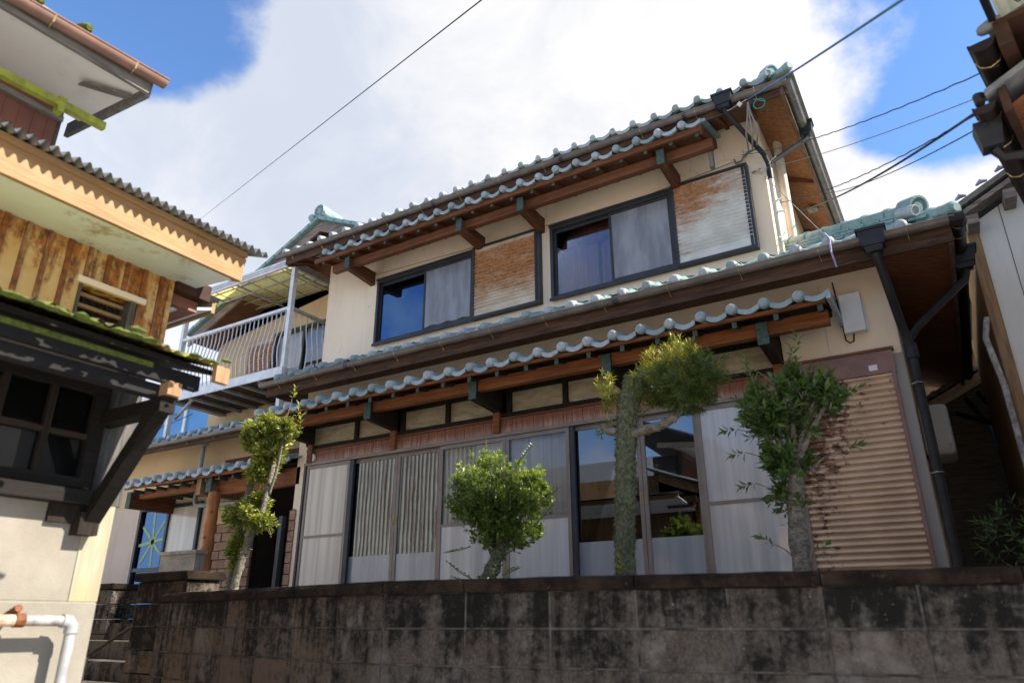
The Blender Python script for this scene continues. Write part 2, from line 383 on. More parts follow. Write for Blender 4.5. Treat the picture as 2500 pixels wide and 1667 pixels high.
m_leaf('leaf_climb', (.05, .085, .016), (.16, .22, .032), (.38, .37, .06), .3, .4)
m_leaf('leaf_bush', (.022, .05, .010), (.085, .145, .02), (.27, .36, .04), .36)
m_leaf('leaf_pod', (.018, .045, .010), (.055, .105, .02), (.46, .40, .035), .35)
m_leaf('leaf_right', (.02, .052, .018), (.05, .10, .025), (.12, .19, .04), .28)
m_leaf('leaf_moss', (.05, .062, .03), (.16, .17, .10), (.24, .26, .10), .8, .15)
s = NB('soil'); s.col(s.mix(s.noise(s.pos(), 5, 8, .7), (.30, .27, .23), (.46, .42, .36))).rough(1).bump(s.noise(s.pos(), 30, 6, .7), .8, .03)
s = NB('street'); k = s.noise(s.pos(), 2, 8, .7); s.col(s.mix(s.ramp(k, .3, .7), (.46, .45, .43), (.62, .60, .57))).rough(.95).bump(s.noise(s.pos(), 50, 5, .7), .4, .01)
s = NB('siding_dark'); k = s.noise(s.vec(s.pos(), (1.5, 1.5, 14)), 2, 6, .6); s.col(s.mix(s.ramp(k, .3, .7), (.10, .095, .09), (.22, .205, .195))).rough(.85).bump(k, .5, .006)
s = NB('blue_panel'); k = s.noise(s.pos(), .5, 4, .5); s.col(s.mix(k, (.045, .19, .46), (.07, .27, .58))).rough(.5)
s = NB('cream_sheet'); s.n.remove(s.b)
c = s.mix(s.ramp(s.noise(s.pos(), 5, 5, .6), .35, .7), (.80, .72, .45), (.62, .54, .28))
tl = s.n.new('ShaderNodeBsdfTranslucent'); s.l.new(c, tl.inputs[0]); df = s.n.new('ShaderNodeBsdfDiffuse'); s.l.new(c, df.inputs[0])
mx = s.n.new('ShaderNodeMixShader'); mx.inputs[0].default_value = .4; s.l.new(tl.outputs[0], mx.inputs[1]); s.l.new(df.outputs[0], mx.inputs[2]); s.l.new(mx.outputs[0], s.out.inputs[0])
m_plain('gutter_brown', (.22, .12, .085), .5, .12, 6)
m_plain('pole_paint', (.30, .31, .025), .5, .2, 12)
m_plain('wood_brown_dk', (.055, .028, .019), .7, .25, 6)

# ------------------------------------------------------------------ mesh helpers
WL = {}      # world position of every object, so that children can be built in world coordinates
class MB:
    def __init__(s): s.v, s.f = [], []
    def add(s, v, f):
        o = len(s.v); s.v += [tuple(p) for p in v]; s.f += [tuple(i+o for i in q) for q in f]; return s
    def box(s, x0, x1, y0, y1, z0, z1):
        v = [(x0,y0,z0),(x1,y0,z0),(x1,y1,z0),(x0,y1,z0),(x0,y0,z1),(x1,y0,z1),(x1,y1,z1),(x0,y1,z1)]
        return s.add(v, [(0,3,2,1),(4,5,6,7),(0,1,5,4),(1,2,6,5),(2,3,7,6),(3,0,4,7)])
    def hexa(s, v): return s.add(v, [(0,3,2,1),(4,5,6,7),(0,1,5,4),(1,2,6,5),(2,3,7,6),(3,0,4,7)])
    def bar(s, a, b, w, h, up=(0,0,1)):
        """rectangular bar from a to b, width w sideways, height h along up"""
        a, b = Vector(a), Vector(b); d = (b-a).normalized(); sd = d.cross(Vector(up))
        if sd.length < 1e-5: sd = d.cross(Vector((0,1,0)))
        sd.normalize(); u = sd.cross(d)
        c = [(-1,-1),(1,-1),(1,1),(-1,1)]
        v = [p + sd*(i*w/2) + u*(j*h/2) for p in (a, b) for i, j in c]
        return s.add(v, [(0,1,2,3),(7,6,5,4),(0,4,5,1),(1,5,6,2),(2,6,7,3),(3,7,4,0)])
    def tube(s, pts, r, n=8, caps=True):
        pts = [Vector(p) for p in pts]; N = len(pts)
        rr = r if isinstance(r, (list, tuple)) else [r]*N
        prev = None; rings = []
        for i, p in enumerate(pts):
            d = (pts[min(i+1, N-1)]-pts[max(i-1, 0)]).normalized()
            if prev is None:
                a = d.cross(Vector((0,0,1)))
                if a.length < 1e-3: a = d.cross(Vector((1,0,0)))
            else:
                a = prev - d*prev.dot(d)
            a.normalize(); prev = a; b = d.cross(a)
            rings.append([p + (a*math.cos(2*math.pi*k/n)+b*math.sin(2*math.pi*k/n))*rr[i] for k in range(n)])
        v = [p for q in rings for p in q]; f = []
        for i in range(N-1):
            for k in range(n):
                f.append((i*n+k, i*n+(k+1) % n, (i+1)*n+(k+1) % n, (i+1)*n+k))
        if caps: f += [tuple(range(n-1, -1, -1)), tuple((N-1)*n+k for k in range(n))]
        return s.add(v, f)
    def lathe(s, c, axis, prof, n=20):
        """surface of revolution: prof = (distance along the axis, radius)"""
        c, d = Vector(c), Vector(axis).normalized(); a = d.cross(Vector((0, 0, 1))); a.normalize(); b = d.cross(a)
        v = [c+d*t+(a*math.cos(2*math.pi*k/n)+b*math.sin(2*math.pi*k/n))*q for t, q in prof for k in range(n)]
        return s.add(v, [(i*n+(k+1) % n, i*n+k, (i+1)*n+k, (i+1)*n+(k+1) % n) for i in range(len(prof)-1) for k in range(n)])
    def prism(s, poly, vec):
        vec = Vector(vec); n = len(poly); a = [Vector(p) for p in poly]; b = [p+vec for p in a]
        return s.add(a+b, [tuple(range(n-1, -1, -1)), tuple(range(n, 2*n))] + [(i, (i+1) % n, n+(i+1) % n, n+i) for i in range(n)])
    def sheet(s, fn, nu, nv):
        v = [fn(i/nu, j/nv) for j in range(nv+1) for i in range(nu+1)]
        f = [(j*(nu+1)+i, j*(nu+1)+i+1, (j+1)*(nu+1)+i+1, (j+1)*(nu+1)+i) for j in range(nv) for i in range(nu)]
        return s.add(v, f)
    def mesh(s, name, smooth=False):
        me = bpy.data.meshes.new(name); me.from_pydata(s.v, [], s.f); me.update()
        if smooth: me.polygons.foreach_set('use_smooth', [True]*len(me.polygons))
        return me
    def build(s, name, mat, parent=None, smooth=False, loc=None, label=None, kind=None, bevel=0):
        o = link(name, s.mesh(name, smooth), parent, loc)
        o.data.materials.append(MATS[mat])
        if label: o['label'] = label
        if kind: o['kind'] = kind
        if smooth and smooth != 'all': auto(o)
        if bevel:
            b = o.modifiers.new('bevel', 'BEVEL'); b.width = bevel; b.segments = 2; b.limit_method = 'ANGLE'
        return o
def auto(o, ang=35):
    me = o.data
    me.set_sharp_from_angle(angle=R_(ang))
def link(name, me, parent=None, loc=None):
    o = bpy.data.objects.new(name, me); COL.objects.link(o)
    if parent is not None:
        o.parent = parent
        o.matrix_parent_inverse = Matrix.Translation(-WL[parent.name])
    if loc is not None: o.location = loc
    WL[o.name] = Vector(loc) if loc is not None else Vector((0, 0, 0))
    return o
def thing(name, label, cat, group=None, loc=(0, 0, 0)):
    o = link(name, None, None, loc); o.empty_display_size = .2
    o['label'] = label; o['category'] = cat
    if group: o['group'] = group
    return o
def tag(o, label, cat, group=None):
    o['label'] = label; o['category'] = cat
    if group: o['group'] = group
    return o
def part(name, parent, loc=(0, 0, 0)):
    """an empty that gathers sub-parts"""
    o = link(name, None, parent, loc); o.empty_display_size = .1; return o
def wall_rects(x0, x1, z0, z1, holes):
    xs = sorted({x0, x1, *[h[0] for h in holes], *[h[1] for h in holes]}); out = []
    for a, b in zip(xs, xs[1:]):
        hs = sorted([h for h in holes if h[0] < (a+b)/2 < h[1]], key=lambda h: h[2]); z = z0
        for h in hs:
            if h[2] > z: out.append((a, b, z, h[2]))
            z = h[3]
        if z < z1: out.append((a, b, z, z1))
    return out
def wall_y(name, mat, parent, x0, x1, z0, z1, y, th, holes=()):
    b = MB()
    for r in wall_rects(x0, x1, z0, z1, holes): b.box(r[0], r[1], y, y+th, r[2], r[3])
    return b.build(name, mat, parent)
def lerp(a, b, t): return a+(b-a)*t

# ------------------------------------------------------------------ ground
def ground(name, mat, x0, x1, y0, y1, z):
    o = MB().add([(x0,y0,z),(x1,y0,z),(x1,y1,z),(x0,y1,z)], [(0,1,2,3)]).build(name, mat); o['kind'] = 'structure'; return o
ground('street', 'street', -400, 400, -400, 400, -1.5)
g = MB().box(-40, 30, 6.4, 60, -1.496, .02).box(-5.7, 30, 4.6, 6.4, -1.496, .05).build('garden_ground', 'soil'); g['kind'] = 'structure'

# ------------------------------------------------------------------ roof tiles
def tile_profile(x, p, r, sag):
    if abs(x) < r: return math.sqrt(max(0, r*r-x*x))*.85
    t = (x-r)/(p-2*r)
    return -sag*math.sin(math.pi*min(max(t, 0), 1))
def tile_mesh(p, r, length, slope, sag=.04, band=.045):
    me = bpy.data.meshes.new('eave_tile')
    top, end = MB(), MB()
    N = 14
    top.sheet(lambda a, b: (lerp(-r, p-r, a), b*length, tile_profile(lerp(-r, p-r, a), p, r, sag)+slope*b*length), N, 1)
    # the hanging front lip of the trough
    def lip(a, b):
        x = lerp(r*.85, p-r*.95, a); z = -sag*math.sin(math.pi*a)
        return (x, (-.006, -.006, .05)[b], z+(.012, -band, -band)[b]+(slope*.05 if b == 2 else 0))
    v = [lip(i/10, j) for j in range(3) for i in range(11)]
    end.add(v, [(j*11+i+11, j*11+i+12, j*11+i+1, j*11+i) for j in range(2) for i in range(10)])
    v = [lip(i/10, 0) for i in range(11)]+[(q[0], .03, q[2]+.012+slope*.03) for q in (lip(i/10, 0) for i in range(11))]
    top.add(v, [(i, i+1, i+12, i+11) for i in range(10)])
    # round boss
    n = 14; prof = [(-.052, .0), (-.05, .55*r), (-.038, .86*r), (-.015, r), (.06, r)]
    v = [(q*math.cos(2*math.pi*k/n), y, q*math.sin(2*math.pi*k/n)+.012+slope*max(y, 0)) for y, q in prof for k in range(n)]
    end.add(v, [(j*n+(k+1) % n, j*n+k, (j+1)*n+k, (j+1)*n+(k+1) % n) for j in range(len(prof)-1) for k in range(n)])
    nv = len(top.v)
    me.from_pydata(top.v+end.v, [], top.f+[tuple(i+nv for i in f) for f in end.f])
    me.materials.append(MATS['tile']); me.materials.append(MATS['tile_end'])
    me.polygons.foreach_set('material_index', [0]*len(top.f)+[1]*len(end.f))
    me.polygons.foreach_set('use_smooth', [True]*len(me.polygons)); me.update(); me.set_sharp_from_angle(angle=R_(40))
    return me
def tile_row(parent, x0, n, p, y, z, slope, r=.06, length=.3, mat_swap=None):
    me = tile_mesh(p, r, length, slope)
    if mat_swap:
        me.materials[0] = MATS[mat_swap]; me.materials[1] = MATS[mat_swap]
    for k in range(n):
        o = link('eave_tile', me, parent, (x0+k*p+random.uniform(-.008, .008), y+random.uniform(-.016, .016), z+random.uniform(-.009, .009)))
        o.rotation_euler = (random.uniform(-.02, .02), random.uniform(-.045, .045), random.uniform(-.04, .04))
def tile_field(name, parent, x0f, x1f, y0, z0, depth, slope, p, phase, r=.06, mat='tile', row=.26):
    nr = max(1, int(depth/row)); b = MB(); ncol = 12*int(max(1, (x1f(0)-x0f(0))/p))
    for j in range(nr):
        ya, yb = y0+j*row, y0+(j+1)*row+.03
        def fn(a, t):
            y = lerp(ya, yb, t); x = lerp(x0f(y-y0), x1f(y-y0), a)
            lx = ((x-phase+r) % p)-r
            return (x, y, z0+slope*(y-y0)+tile_profile(lx, p, r, .035)+(.022 if t < .5 else -.004))
        b.sheet(fn, ncol, 1)
    return b.build(name, mat, parent, smooth='all')
def gutter_x(parent, x0, x1, y, z0, z1, r=.055, mat='gutter', hooks=None, name='gutter', step=.62):
    """half-round gutter along X; height may run from z0 to z1"""
    b = MB(); n = 8
    b.sheet(lambda a, t: (lerp(x0, x1, a), y-r*math.cos(math.pi*t), lerp(z0, z1, a)-r*math.sin(math.pi*t)), 6, n)
    b.sheet(lambda a, t: (lerp(x0, x1, a), y-(r-.006)*math.cos(math.pi*t), lerp(z0, z1, a)+.002-(r-.006)*math.sin(math.pi*t)), 6, n)
    b.tube([(x0, y-r, z0), (x1, y-r, z1)], .008, 6)
    for x, z in ((x0, z0), (x1, z1)):
        b.add([(x, y-r*math.cos(math.pi*k/n), z-r*math.sin(math.pi*k/n)) for k in range(n+1)], [tuple(range(n+1))])
    g = b.build(name, mat, parent, smooth=True)
    if hooks is not False:
        k = int((x1-x0)/step)
        for i in range(k):
            x = x0+(i+.5)*(x1-x0)/k; z = lerp(z0, z1, (x-x0)/(x1-x0))
            h = MB().tube([(x, y-r-.004, z+.015), (x, y-r*.75, z-r*.75), (x, y, z-r-.005), (x+.004, y+.03, z-r-.03), (x+.008, y+.05, z-r-.055)], .0045, 5)
            h.build('gutter_hook', 'brass', g)
    return g
def gutter_line(parent, a, b_, r=.055, mat='gutter', name='gutter', hook_at=(), hook_mat='brass'):
    a, b_ = Vector(a), Vector(b_); d = (b_-a).normalized(); sd = d.cross(Vector((0, 0, 1))).normalized()
    m_ = MB(); n = 8
    for q in (r, r-.006):
        m_.sheet(lambda s_, t: tuple(a.lerp(b_, s_)-sd*(q*math.cos(math.pi*t))-Vector((0, 0, q*math.sin(math.pi*t)))), 4, n)
    m_.tube([a-sd*r, b_-sd*r], .007, 6); m_.tube([a+sd*r, b_+sd*r], .007, 6)
    for p in (a, b_): m_.add([p-sd*(r*math.cos(math.pi*k/n))-Vector((0, 0, r*math.sin(math.pi*k/n))) for k in range(n+1)], [tuple(range(n+1))])
    g = m_.build(name, mat, parent, smooth=True)
    for t in hook_at:
        p = a.lerp(b_, t); MB().tube([p-sd*r*1.05, p-sd*r*.7-Vector((0,0,r*.75)), p-Vector((0,0,r*1.06)), p+sd*r*.7-Vector((0,0,r*.75)), p+sd*r*1.05], .005, 5).build('gutter_hook', hook_mat, g)
    return g
def hopper(parent, x, y, z, w=.17, h=.17, name='rain_hopper'):
    b = MB()
    def ring(sx, sy, zz): return [(x-sx, y-sy, zz), (x+sx, y-sy, zz), (x+sx, y+sy, zz), (x-sx, y+sy, zz)]
    for s0, z0_, s1, z1_ in ((w*.5, z-h*.72, w*.62, z), (w*.7, z+.001, w*.7, z+.03), (w*.36, z-h, w*.42, z-h*.73)):
        b.hexa(ring(s0, s0*.8, z0_)+ring(s1, s1*.8, z1_))
    return b.build(name, 'hopper', parent)

# ------------------------------------------------------------------ the main house
H = thing('main_house', 'two storey cream plaster house with teal tiled roofs and long sliding doors', 'house', loc=(-5, 9, .02))
UY, LY = 8.8, 8.0                      # front planes of the upper and the lower storey
W1 = (-8.32, -4.85, 4.56, 5.855); W2 = (-4.685, -1.55, 4.56, 5.855)
wall_y('wall', 'plaster', H, -9.63, -1.34, 3.9, 6.72, UY, .12, [W1, W2])
MB().box(-1.46, -1.341, UY+.121, 13.4, 3.9, 6.72).build('wall', 'plaster', H)
MB().box(-9.629, -9.51, UY+.121, 13.4, 3.0, 6.72).build('wall', 'plaster', H)
# hair joints in the plaster
for x, z0, z1 in ((-4.766, 3.95, 6.3), (-8.24, 5.86, 6.3), (-6.14, 4.3, 4.55)):
    MB().box(x-.004, x+.004, UY-.003, UY+.01, z0, z1).build('wall_joint', 'plaster_pink', H)

# lower storey walls
wall_y('wall', 'plaster', H, -9.0, -.17, 2.96, 3.62, LY, .12)
wall_y('wall', 'plaster', H, -1.40, -.17, 0, 2.959, LY, .12, [(-1.33, -.26, 0, 2.66)])
MB().box(-1.399, -.261, LY+.07, LY+.119, 0, 2.66).build('wall', 'plaster', H)
MB().box(-.29, -.171, LY+.121, 13.2, 0, 3.62).build('wall', 'plaster', H)
MB().box(-9.0, -8.86, LY+.001, LY+.9, 0, 2.959).build('wall', 'plaster', H)
MB().box(-.262, -.165, LY-.012, LY-.001, 0, 2.57).build('corner_trim', 'plaster_grey', H)
MB().box(-.86, -.852, LY-.003, LY+.01, 2.7, 3.5).build('wall_joint', 'plaster_pink', H)
# dark rooms behind the glass
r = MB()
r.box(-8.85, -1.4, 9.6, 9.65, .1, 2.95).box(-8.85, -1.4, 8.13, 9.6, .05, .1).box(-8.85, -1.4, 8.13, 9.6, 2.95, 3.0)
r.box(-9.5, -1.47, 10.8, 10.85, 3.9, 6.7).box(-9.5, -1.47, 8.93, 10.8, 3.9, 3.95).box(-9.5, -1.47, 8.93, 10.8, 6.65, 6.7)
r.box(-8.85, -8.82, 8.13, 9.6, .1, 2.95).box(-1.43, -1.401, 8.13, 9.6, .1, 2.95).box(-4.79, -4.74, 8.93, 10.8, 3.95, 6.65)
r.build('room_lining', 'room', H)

# --- upper windows
def frame_rect(b, x0, x1, z0, z1, y0, y1, w, wt=None, wb=None):
    wt = wt or w; wb = wb or w
    b.box(x0, x0+w, y0, y1, z0, z1).box(x1-w, x1, y0, y1, z0, z1).box(x0+w, x1-w, y0, y1, z1-wt, z1).box(x0+w, x1-w, y0, y1, z0, z0+wb)
    return b
def upper_window(x0, x1, xm, xt, z0, z1, left_mat, shut_mat, blind):
    w = part('upper_window', H, ((x0+x1)/2, UY, z0))
    b = MB(); y0 = UY-.05
    frame_rect(b, x0, xt, z0, z1, y0, UY+.07, .05, .075, .05)
    b.box(x0-.01, xt, y0-.02, y0, z1-.02, z1+.012).box(x0-.01, xt, y0-.03, y0, z0-.02, z0+.02)
    b.box(xt-.055, xt, y0-.012, y0, z0, z1)
    b.build('window_frame', 'sash_dark', w)
    # two sliding sashes and an insect screen over the second one
    s1 = frame_rect(MB(), x0+.05, xm+.02, z0+.05, z1-.075, UY+.01, UY+.04, .038, .05, .045).build('sash', 'sash_dark', w)
    s2 = frame_rect(MB(), xm-.02, xt-.055, z0+.05, z1-.075, UY-.025, UY+.005, .034, .04, .05).build('sash', 'sash_dark', w)
    MB().box(x0+.088, xm-.018, UY+.022, UY+.028, z0+.09, z1-.125).build('pane', left_mat, w)
    # net curtained second light
    n = 60
    MB().sheet(lambda a, t: (lerp(xm+.014, xt-.09, a), UY-.012, lerp(z0+.105+.02*math.sin(3*a*math.pi)**2*(1 if blind else .3), z1-.11, t)), n, 1).build('insect_screen', 'mesh_screen', w)
    MB().box(xm+.012, xt-.088, UY+.07, UY+.076, z0+.1, z1-.11).build('pane', 'frosted_cool', w)
    # shutter case with a corrugated sheet front
    c = MB(); frame_rect(c, xt+.002, x1, z0-.012, z1+.012, UY-.11, UY-.001, .035, .035, .045)
    c.box(x1-.085, x1-.05, UY-.1, UY-.03, z0+.03, z1-.03)
    c.build('shutter_case', 'sash_dark', w)
    zz0, zz1 = z0+.035, z1-.025; xr = x1-.09 if blind else x1-.04
    if blind:
        for i in range(26): MB().box(x1-.084, x1-.036, UY-.116, UY-.104, zz0+i*.047, zz0+i*.047+.026).build('louvre_slat', 'sash_dark', w)
    def wave(a, t):
        z = lerp(zz0, zz1, t); flat = z < zz0+.12 or z > zz1-.12
        k = 0 if flat else .014*math.sin(2*math.pi*(z-zz0)/.058)
        return (lerp(xt+.037, xr, a), UY-.088+k, z)
    MB().sheet(wave, 2, 160).build('shutter_sheet', shut_mat, w, smooth='all')
    return w
upper_window(*W1[:2], -7.21, -6.14, *W1[2:], 'glass_mirror', 'shutter_rust', True)
upper_window(*W2[:2], -3.65, -2.65, *W2[2:], 'glass_win', 'shutter_grey', False)
def drape(name, parent, x0, x1, y, z0, z1, mat, amp=.03, wl=.13, scallop=0):
    n = int((x1-x0)/wl*10)
    def fn(a, t):
        x = lerp(x0, x1, a); zb = z0+scallop*abs(math.sin(x*7))
        return (x+.012*math.sin(x*31), y+amp*math.sin(2*math.pi*x/wl)*(.6+.4*math.sin(x*5)), lerp(zb, z1, t))
    return MB().sheet(fn, n, 2).build(name, mat, parent, smooth='all')
drape('curtain', H, -4.62, -3.95, UY+.16, 4.55, 5.6, 'curtain_mauve')
drape('curtain', H, -3.9, -3.62, UY+.2, 4.55, 5.6, 'curtain_mauve')
MB().bar((-4.1, UY+.5, 5.7), (-3.5, UY+.5, 4.5), .09, .03, (0, 1, 0)).bar((-3.85, UY+.52, 5.7), (-3.85, UY+.52, 4.5), .06, .03, (0, 1, 0)).build('blue_lit_bars', 'blue_panel', H)  # blue colour of these bars stands in for blue light in the window
drape('valance', H, -4.62, -2.6, UY+.13, 5.42, 5.85, 'curtain_red', .02, .1, .05)
drape('valance', H, -8.2, -6.2, UY+.13, 5.45, 5.85, 'curtain_red', .02, .1, .05)

# --- upper eaves: gutter, fascia, rafters, soffit, tiles
roofU = part('upper_roof', H, (-5.5, 8.1, 6.6))
SL = .45
tile_row(roofU, -10.17, 29, .316, 8.1, 6.66, SL)
tile_field('tile_field', roofU, lambda d: -10.3, lambda d: -.72-d*1.0, 8.22, 6.70, 3.0, SL, .316, -10.17)
MB().prism([(-10.3, 11.2, 8.05), (-10.3, 14.3, 6.6), (-10.3, 14.3, 6.5), (-10.3, 11.2, 7.9)], (6.5, 0, 0)).build('rear_slope', 'tile', roofU)
MB().add([(-.72, 8.2, 6.69), (-.72, 14.2, 6.69), (-3.72, 11.2, 8.04)], [(0, 1, 2)]).build('side_slope', 'tile', roofU)
gutter_x(H, -10.3, -.80, 8.02, 6.565, 6.43, .062, hooks=True, step=.78)
for x in (-6.47, -4.05, -2.14): MB().tube([(x-.03, 8.02, 6.565-(x+10.3)*.0142), (x+.03, 8.02, 6.565-(x+10.33)*.0142)], .064, 10).build('gutter_joint', 'hopper', roofU)
MB().hexa([(-10.1, 8.07, 6.36), (-.82, 8.07, 6.27), (-.82, 8.12, 6.29), (-10.1, 8.12, 6.38), (-10.1, 8.07, 6.57), (-.82, 8.07, 6.45), (-.82, 8.12, 6.47), (-10.1, 8.12, 6.59)]).build('fascia_board', 'wood_fascia', roofU)
MB().hexa([(-10.05, 8.121, 6.47), (-.86, 8.121, 6.38), (-.86, UY+.2, 6.66), (-10.05, UY+.2, 6.75), (-10.05, 8.121, 6.50), (-.86, 8.121, 6.41), (-.86, UY+.2, 6.69), (-10.05, UY+.2, 6.78)]).build('soffit_board', 'wood_soffit_y', roofU)
for i in range(22):
    x = -9.95+i*.41
    if x < -1.3: MB().bar((x, 8.13, 6.42-.0097*(x+10)), (x, UY+.02, 6.68-.0097*(x+10)), .05, .06).build('rafter', 'wood_red_y', roofU)
# the end of the eave on the left: short verge board
MB().bar((-10.08, 8.1, 6.42), (-10.08, 10.2, 7.42), .05, .16).build('verge_board', 'wood_fascia_y', roofU)
# right hand eave running back along the side wall
gutter_line(H, (-.80, 8.0, 6.42), (-.74, 13.6, 5.95), .062, 'gutter', hook_at=(.06, .14, .24, .34, .46))
MB().hexa([(-.90, 8.05, 6.25), (-.85, 8.05, 6.25), (-.79, 13.6, 5.86), (-.84, 13.6, 5.86), (-.90, 8.05, 6.45), (-.85, 8.05, 6.45), (-.79, 13.6, 6.02), (-.84, 13.6, 6.02)]).build('fascia_board', 'wood_fascia_y', roofU)
for i in range(36):      # tongue and groove soffit of the right eave
    y = 8.13+i*.15; dz = -.068*(y-8.0)
    MB().hexa([(-1.38, y, 6.62+dz), (-.885, y, 6.37+dz), (-.885, y+.145, 6.36+dz), (-1.38, y+.145, 6.61+dz), (-1.38, y, 6.65+dz), (-.885, y, 6.40+dz), (-.885, y+.145, 6.39+dz), (-1.38, y+.145, 6.64+dz)]).build('soffit_plank', 'wood_soffit', roofU)
for y in (10.2, 11.9): MB().hexa([(-1.38, y, 6.50-.068*(y-8)), (-.885, y, 6.30-.068*(y-8)), (-.885, y+.06, 6.30-.068*(y-8)), (-1.38, y+.06, 6.50-.068*(y-8)), (-1.38, y, 6.61-.068*(y-8)), (-.885, y, 6.36-.068*(y-8)), (-.885, y+.06, 6.36-.068*(y-8)), (-1.38, y+.06, 6.61-.068*(y-8))]).build('rafter', 'wood_red', roofU)
MB().box(-1.12, -.98, 10.95, 11.1, 6.16, 6.19).build('soffit_vent', 'wood_grey', roofU)
# hip: stacked ridge tiles with an end ornament
def ridge_hip(parent, p0, p1, s=1.0, n=7):
    p0, p1 = Vector(p0), Vector(p1); d = (p1-p0); L = d.length; d.normalize()
    sd = d.cross(Vector((0, 0, 1))).normalized(); u = sd.cross(d)
    for lev, (w, h) in enumerate(((.21, 0.0), (.185, .043), (.16, .086))):
        k = int(L/.24)
        for i in range(k):
            a = p0+d*(L*i/k+.10*(lev+1)*s)+u*(h*s+.02); b_ = p0+d*(L*(i+1)/k-.012+.10*(lev+1)*s)+u*(h*s+.02)
            MB().bar(a+(b_-a)*.5*(lev % 2), b_+(b_-a)*.5*(lev % 2), w*s+random.uniform(-.006, .006), .033*s, u).build('ridge_tile', 'tile', parent)
    k = int(L/.33)
    for i in range(k):
        a = p0+d*(L*i/k+.42*s)+u*.155*s; b_ = p0+d*(L*(i+1)/k+.42*s)+u*.155*s
        MB().tube([a, b_+(a-b_)*.12, b_+(a-b_)*.12, b_], [.075*s, .075*s, .088*s, .088*s], 12).build('ridge_roll', 'tile', parent, smooth=True)
    # ornament: large double ring facing down the hip and a small boss beside it
    c = p0+d*.36*s+u*.17*s
    MB().lathe(c, -d, [(t_*s, r_*s) for t_, r_ in ((-.16, .115), (.02, .128), (.05, .122), (.052, .10), (.02, .09), (.02, .07), (.042, .062), (.046, .0))], 24).build('ridge_ornament', 'tile', parent, smooth=True)
    for q in (-1, 1):
        cc = c-d*.10*s+sd*q*.115*s-u*.07*s
        MB().lathe(cc, -d, [(t_*s, r_*s) for t_, r_ in ((-.2, .06), (.02, .064), (.032, .058), (.032, .044), (.012, .04), (.016, .0))], 16).build('ornament_boss', 'tile_end', parent, smooth=True)
    # the corner tile that kicks up at the eave
    t = p0-d*.05*s
    MB().tube([t+d*.32*s+u*.02*s, t+u*.035*s, t-d*.10*s+u*.055*s, t-d*.13*s+u*.06*s], [.075*s, .082*s, .08*s, .045*s], 12).build('corner_tile', 'tile', parent, smooth=True)
ridge_hip(roofU, (-.84, 8.18, 6.68), (-2.4, 9.74, 7.38), .82)
hopper(roofU, -1.60, 8.0, 6.49, .2, .19)
hopper(roofU, -.77, 9.0, 6.36, .16, .17)

# --- downpipes at the upper right corner
b = MB().tube([(-1.60, 8.0, 6.33), (-1.59, 8.03, 6.26), (-1.30, 8.62, 5.86), (-1.27, 8.70, 5.75), (-1.27, 8.72, 5.62)], .034, 10)
b.tube([(-.77, 9.0, 6.2), (-.79, 8.98, 6.12), (-1.23, 8.74, 5.78), (-1.27, 8.72, 5.66)], .034, 10)
b.build('rain_pipe', 'pipe_dark', H, smooth=True)
MB().tube([(-1.27, 8.72, 5.66), (-1.27, 8.72, 5.50)], .042, 10).build('pipe_socket', 'hopper', H, smooth=True)
MB().tube([(-1.27, 8.72, 5.50), (-1.27, 8.72, 3.9)], .036, 12).build('rain_pipe', 'pipe_beige', H, smooth=True)
MB().tube([(-1.20, 9.32, 6.45), (-1.20, 9.32, 3.9)], .062, 14).build('vent_pipe', 'pipe_beige', H, smooth=True)
for z in (4.6, 5.2): MB().tube([(-1.315, 8.75, z), (-1.27, 8.678, z), (-1.225, 8.72, z), (-1.27, 8.762, z)], .006, 5).build('pipe_clip', 'steel', H)

# --- upper pent roof over the windows
pentU = part('upper_pent_roof', H, (-5.5, 8, 6.1))
tile_row(pentU, -8.91, 22, .320, 7.95, 6.235, .30, .06, .5)
MB().sheet(lambda a, t: (lerp(-9.23, -8.97, a), 7.95+t*.5, 6.235+.15*t-.04*math.sin(math.pi*a)+.02), 6, 1).build('eave_tile', 'tile', pentU)
MB().box(-9.2, -1.95, 7.99, 8.03, 6.10, 6.185).build('fascia_board', 'wood_red', pentU)
MB().hexa([(-9.15, 8.031, 6.13), (-1.98, 8.031, 6.13), (-1.98, UY-.001, 6.36), (-9.15, UY-.001, 6.36), (-9.15, 8.031, 6.15), (-1.98, 8.031, 6.15), (-1.98, UY-.001, 6.38), (-9.15, UY-.001, 6.38)]).build('soffit_board', 'wood_soffit_y', pentU)
MB().hexa([(-9.15, 8.04, 6.2), (-1.98, 8.04, 6.2), (-1.98, UY-.001, 6.43), (-9.15, UY-.001, 6.43), (-9.15, 8.04, 6.22), (-1.98, 8.04, 6.22), (-1.98, UY-.001, 6.45), (-9.15, UY-.001, 6.45)]).build('roof_deck', 'wood_red_y', pentU)
MB().box(-8.93, -1.86, 8.2, 8.3, 5.94, 6.085).build('eave_beam', 'wood_red', pentU)
for i in range(20):
    x = -9.0+i*.368
    q = MB().bar((x, 8.035, 6.09), (x, UY-.001, 6.32), .045, .06).build('rafter', 'wood_red_y', pentU)
    MB().box(x-.024, x+.024, 8.026, 8.033, 6.05, 6.115).build('rafter_cap', 'green_cap', pentU)
for x in (-8.47, -6.0, -4.84, -2.56):
    q = MB().hexa([(x-.05, 8.1, 5.86), (x+.05, 8.1, 5.86), (x+.05, UY-.001, 5.80), (x-.05, UY-.001, 5.80), (x-.05, 8.1, 6.06), (x+.05, 8.1, 6.06), (x+.05, UY-.001, 6.06), (x-.05, UY-.001, 6.06)]).build('bracket', 'wood_red_y', pentU)
    MB().box(x-.055, x+.055, 8.088, 8.099, 5.86, 6.09).build('bracket_cap', 'green_cap', pentU)
q = pentU
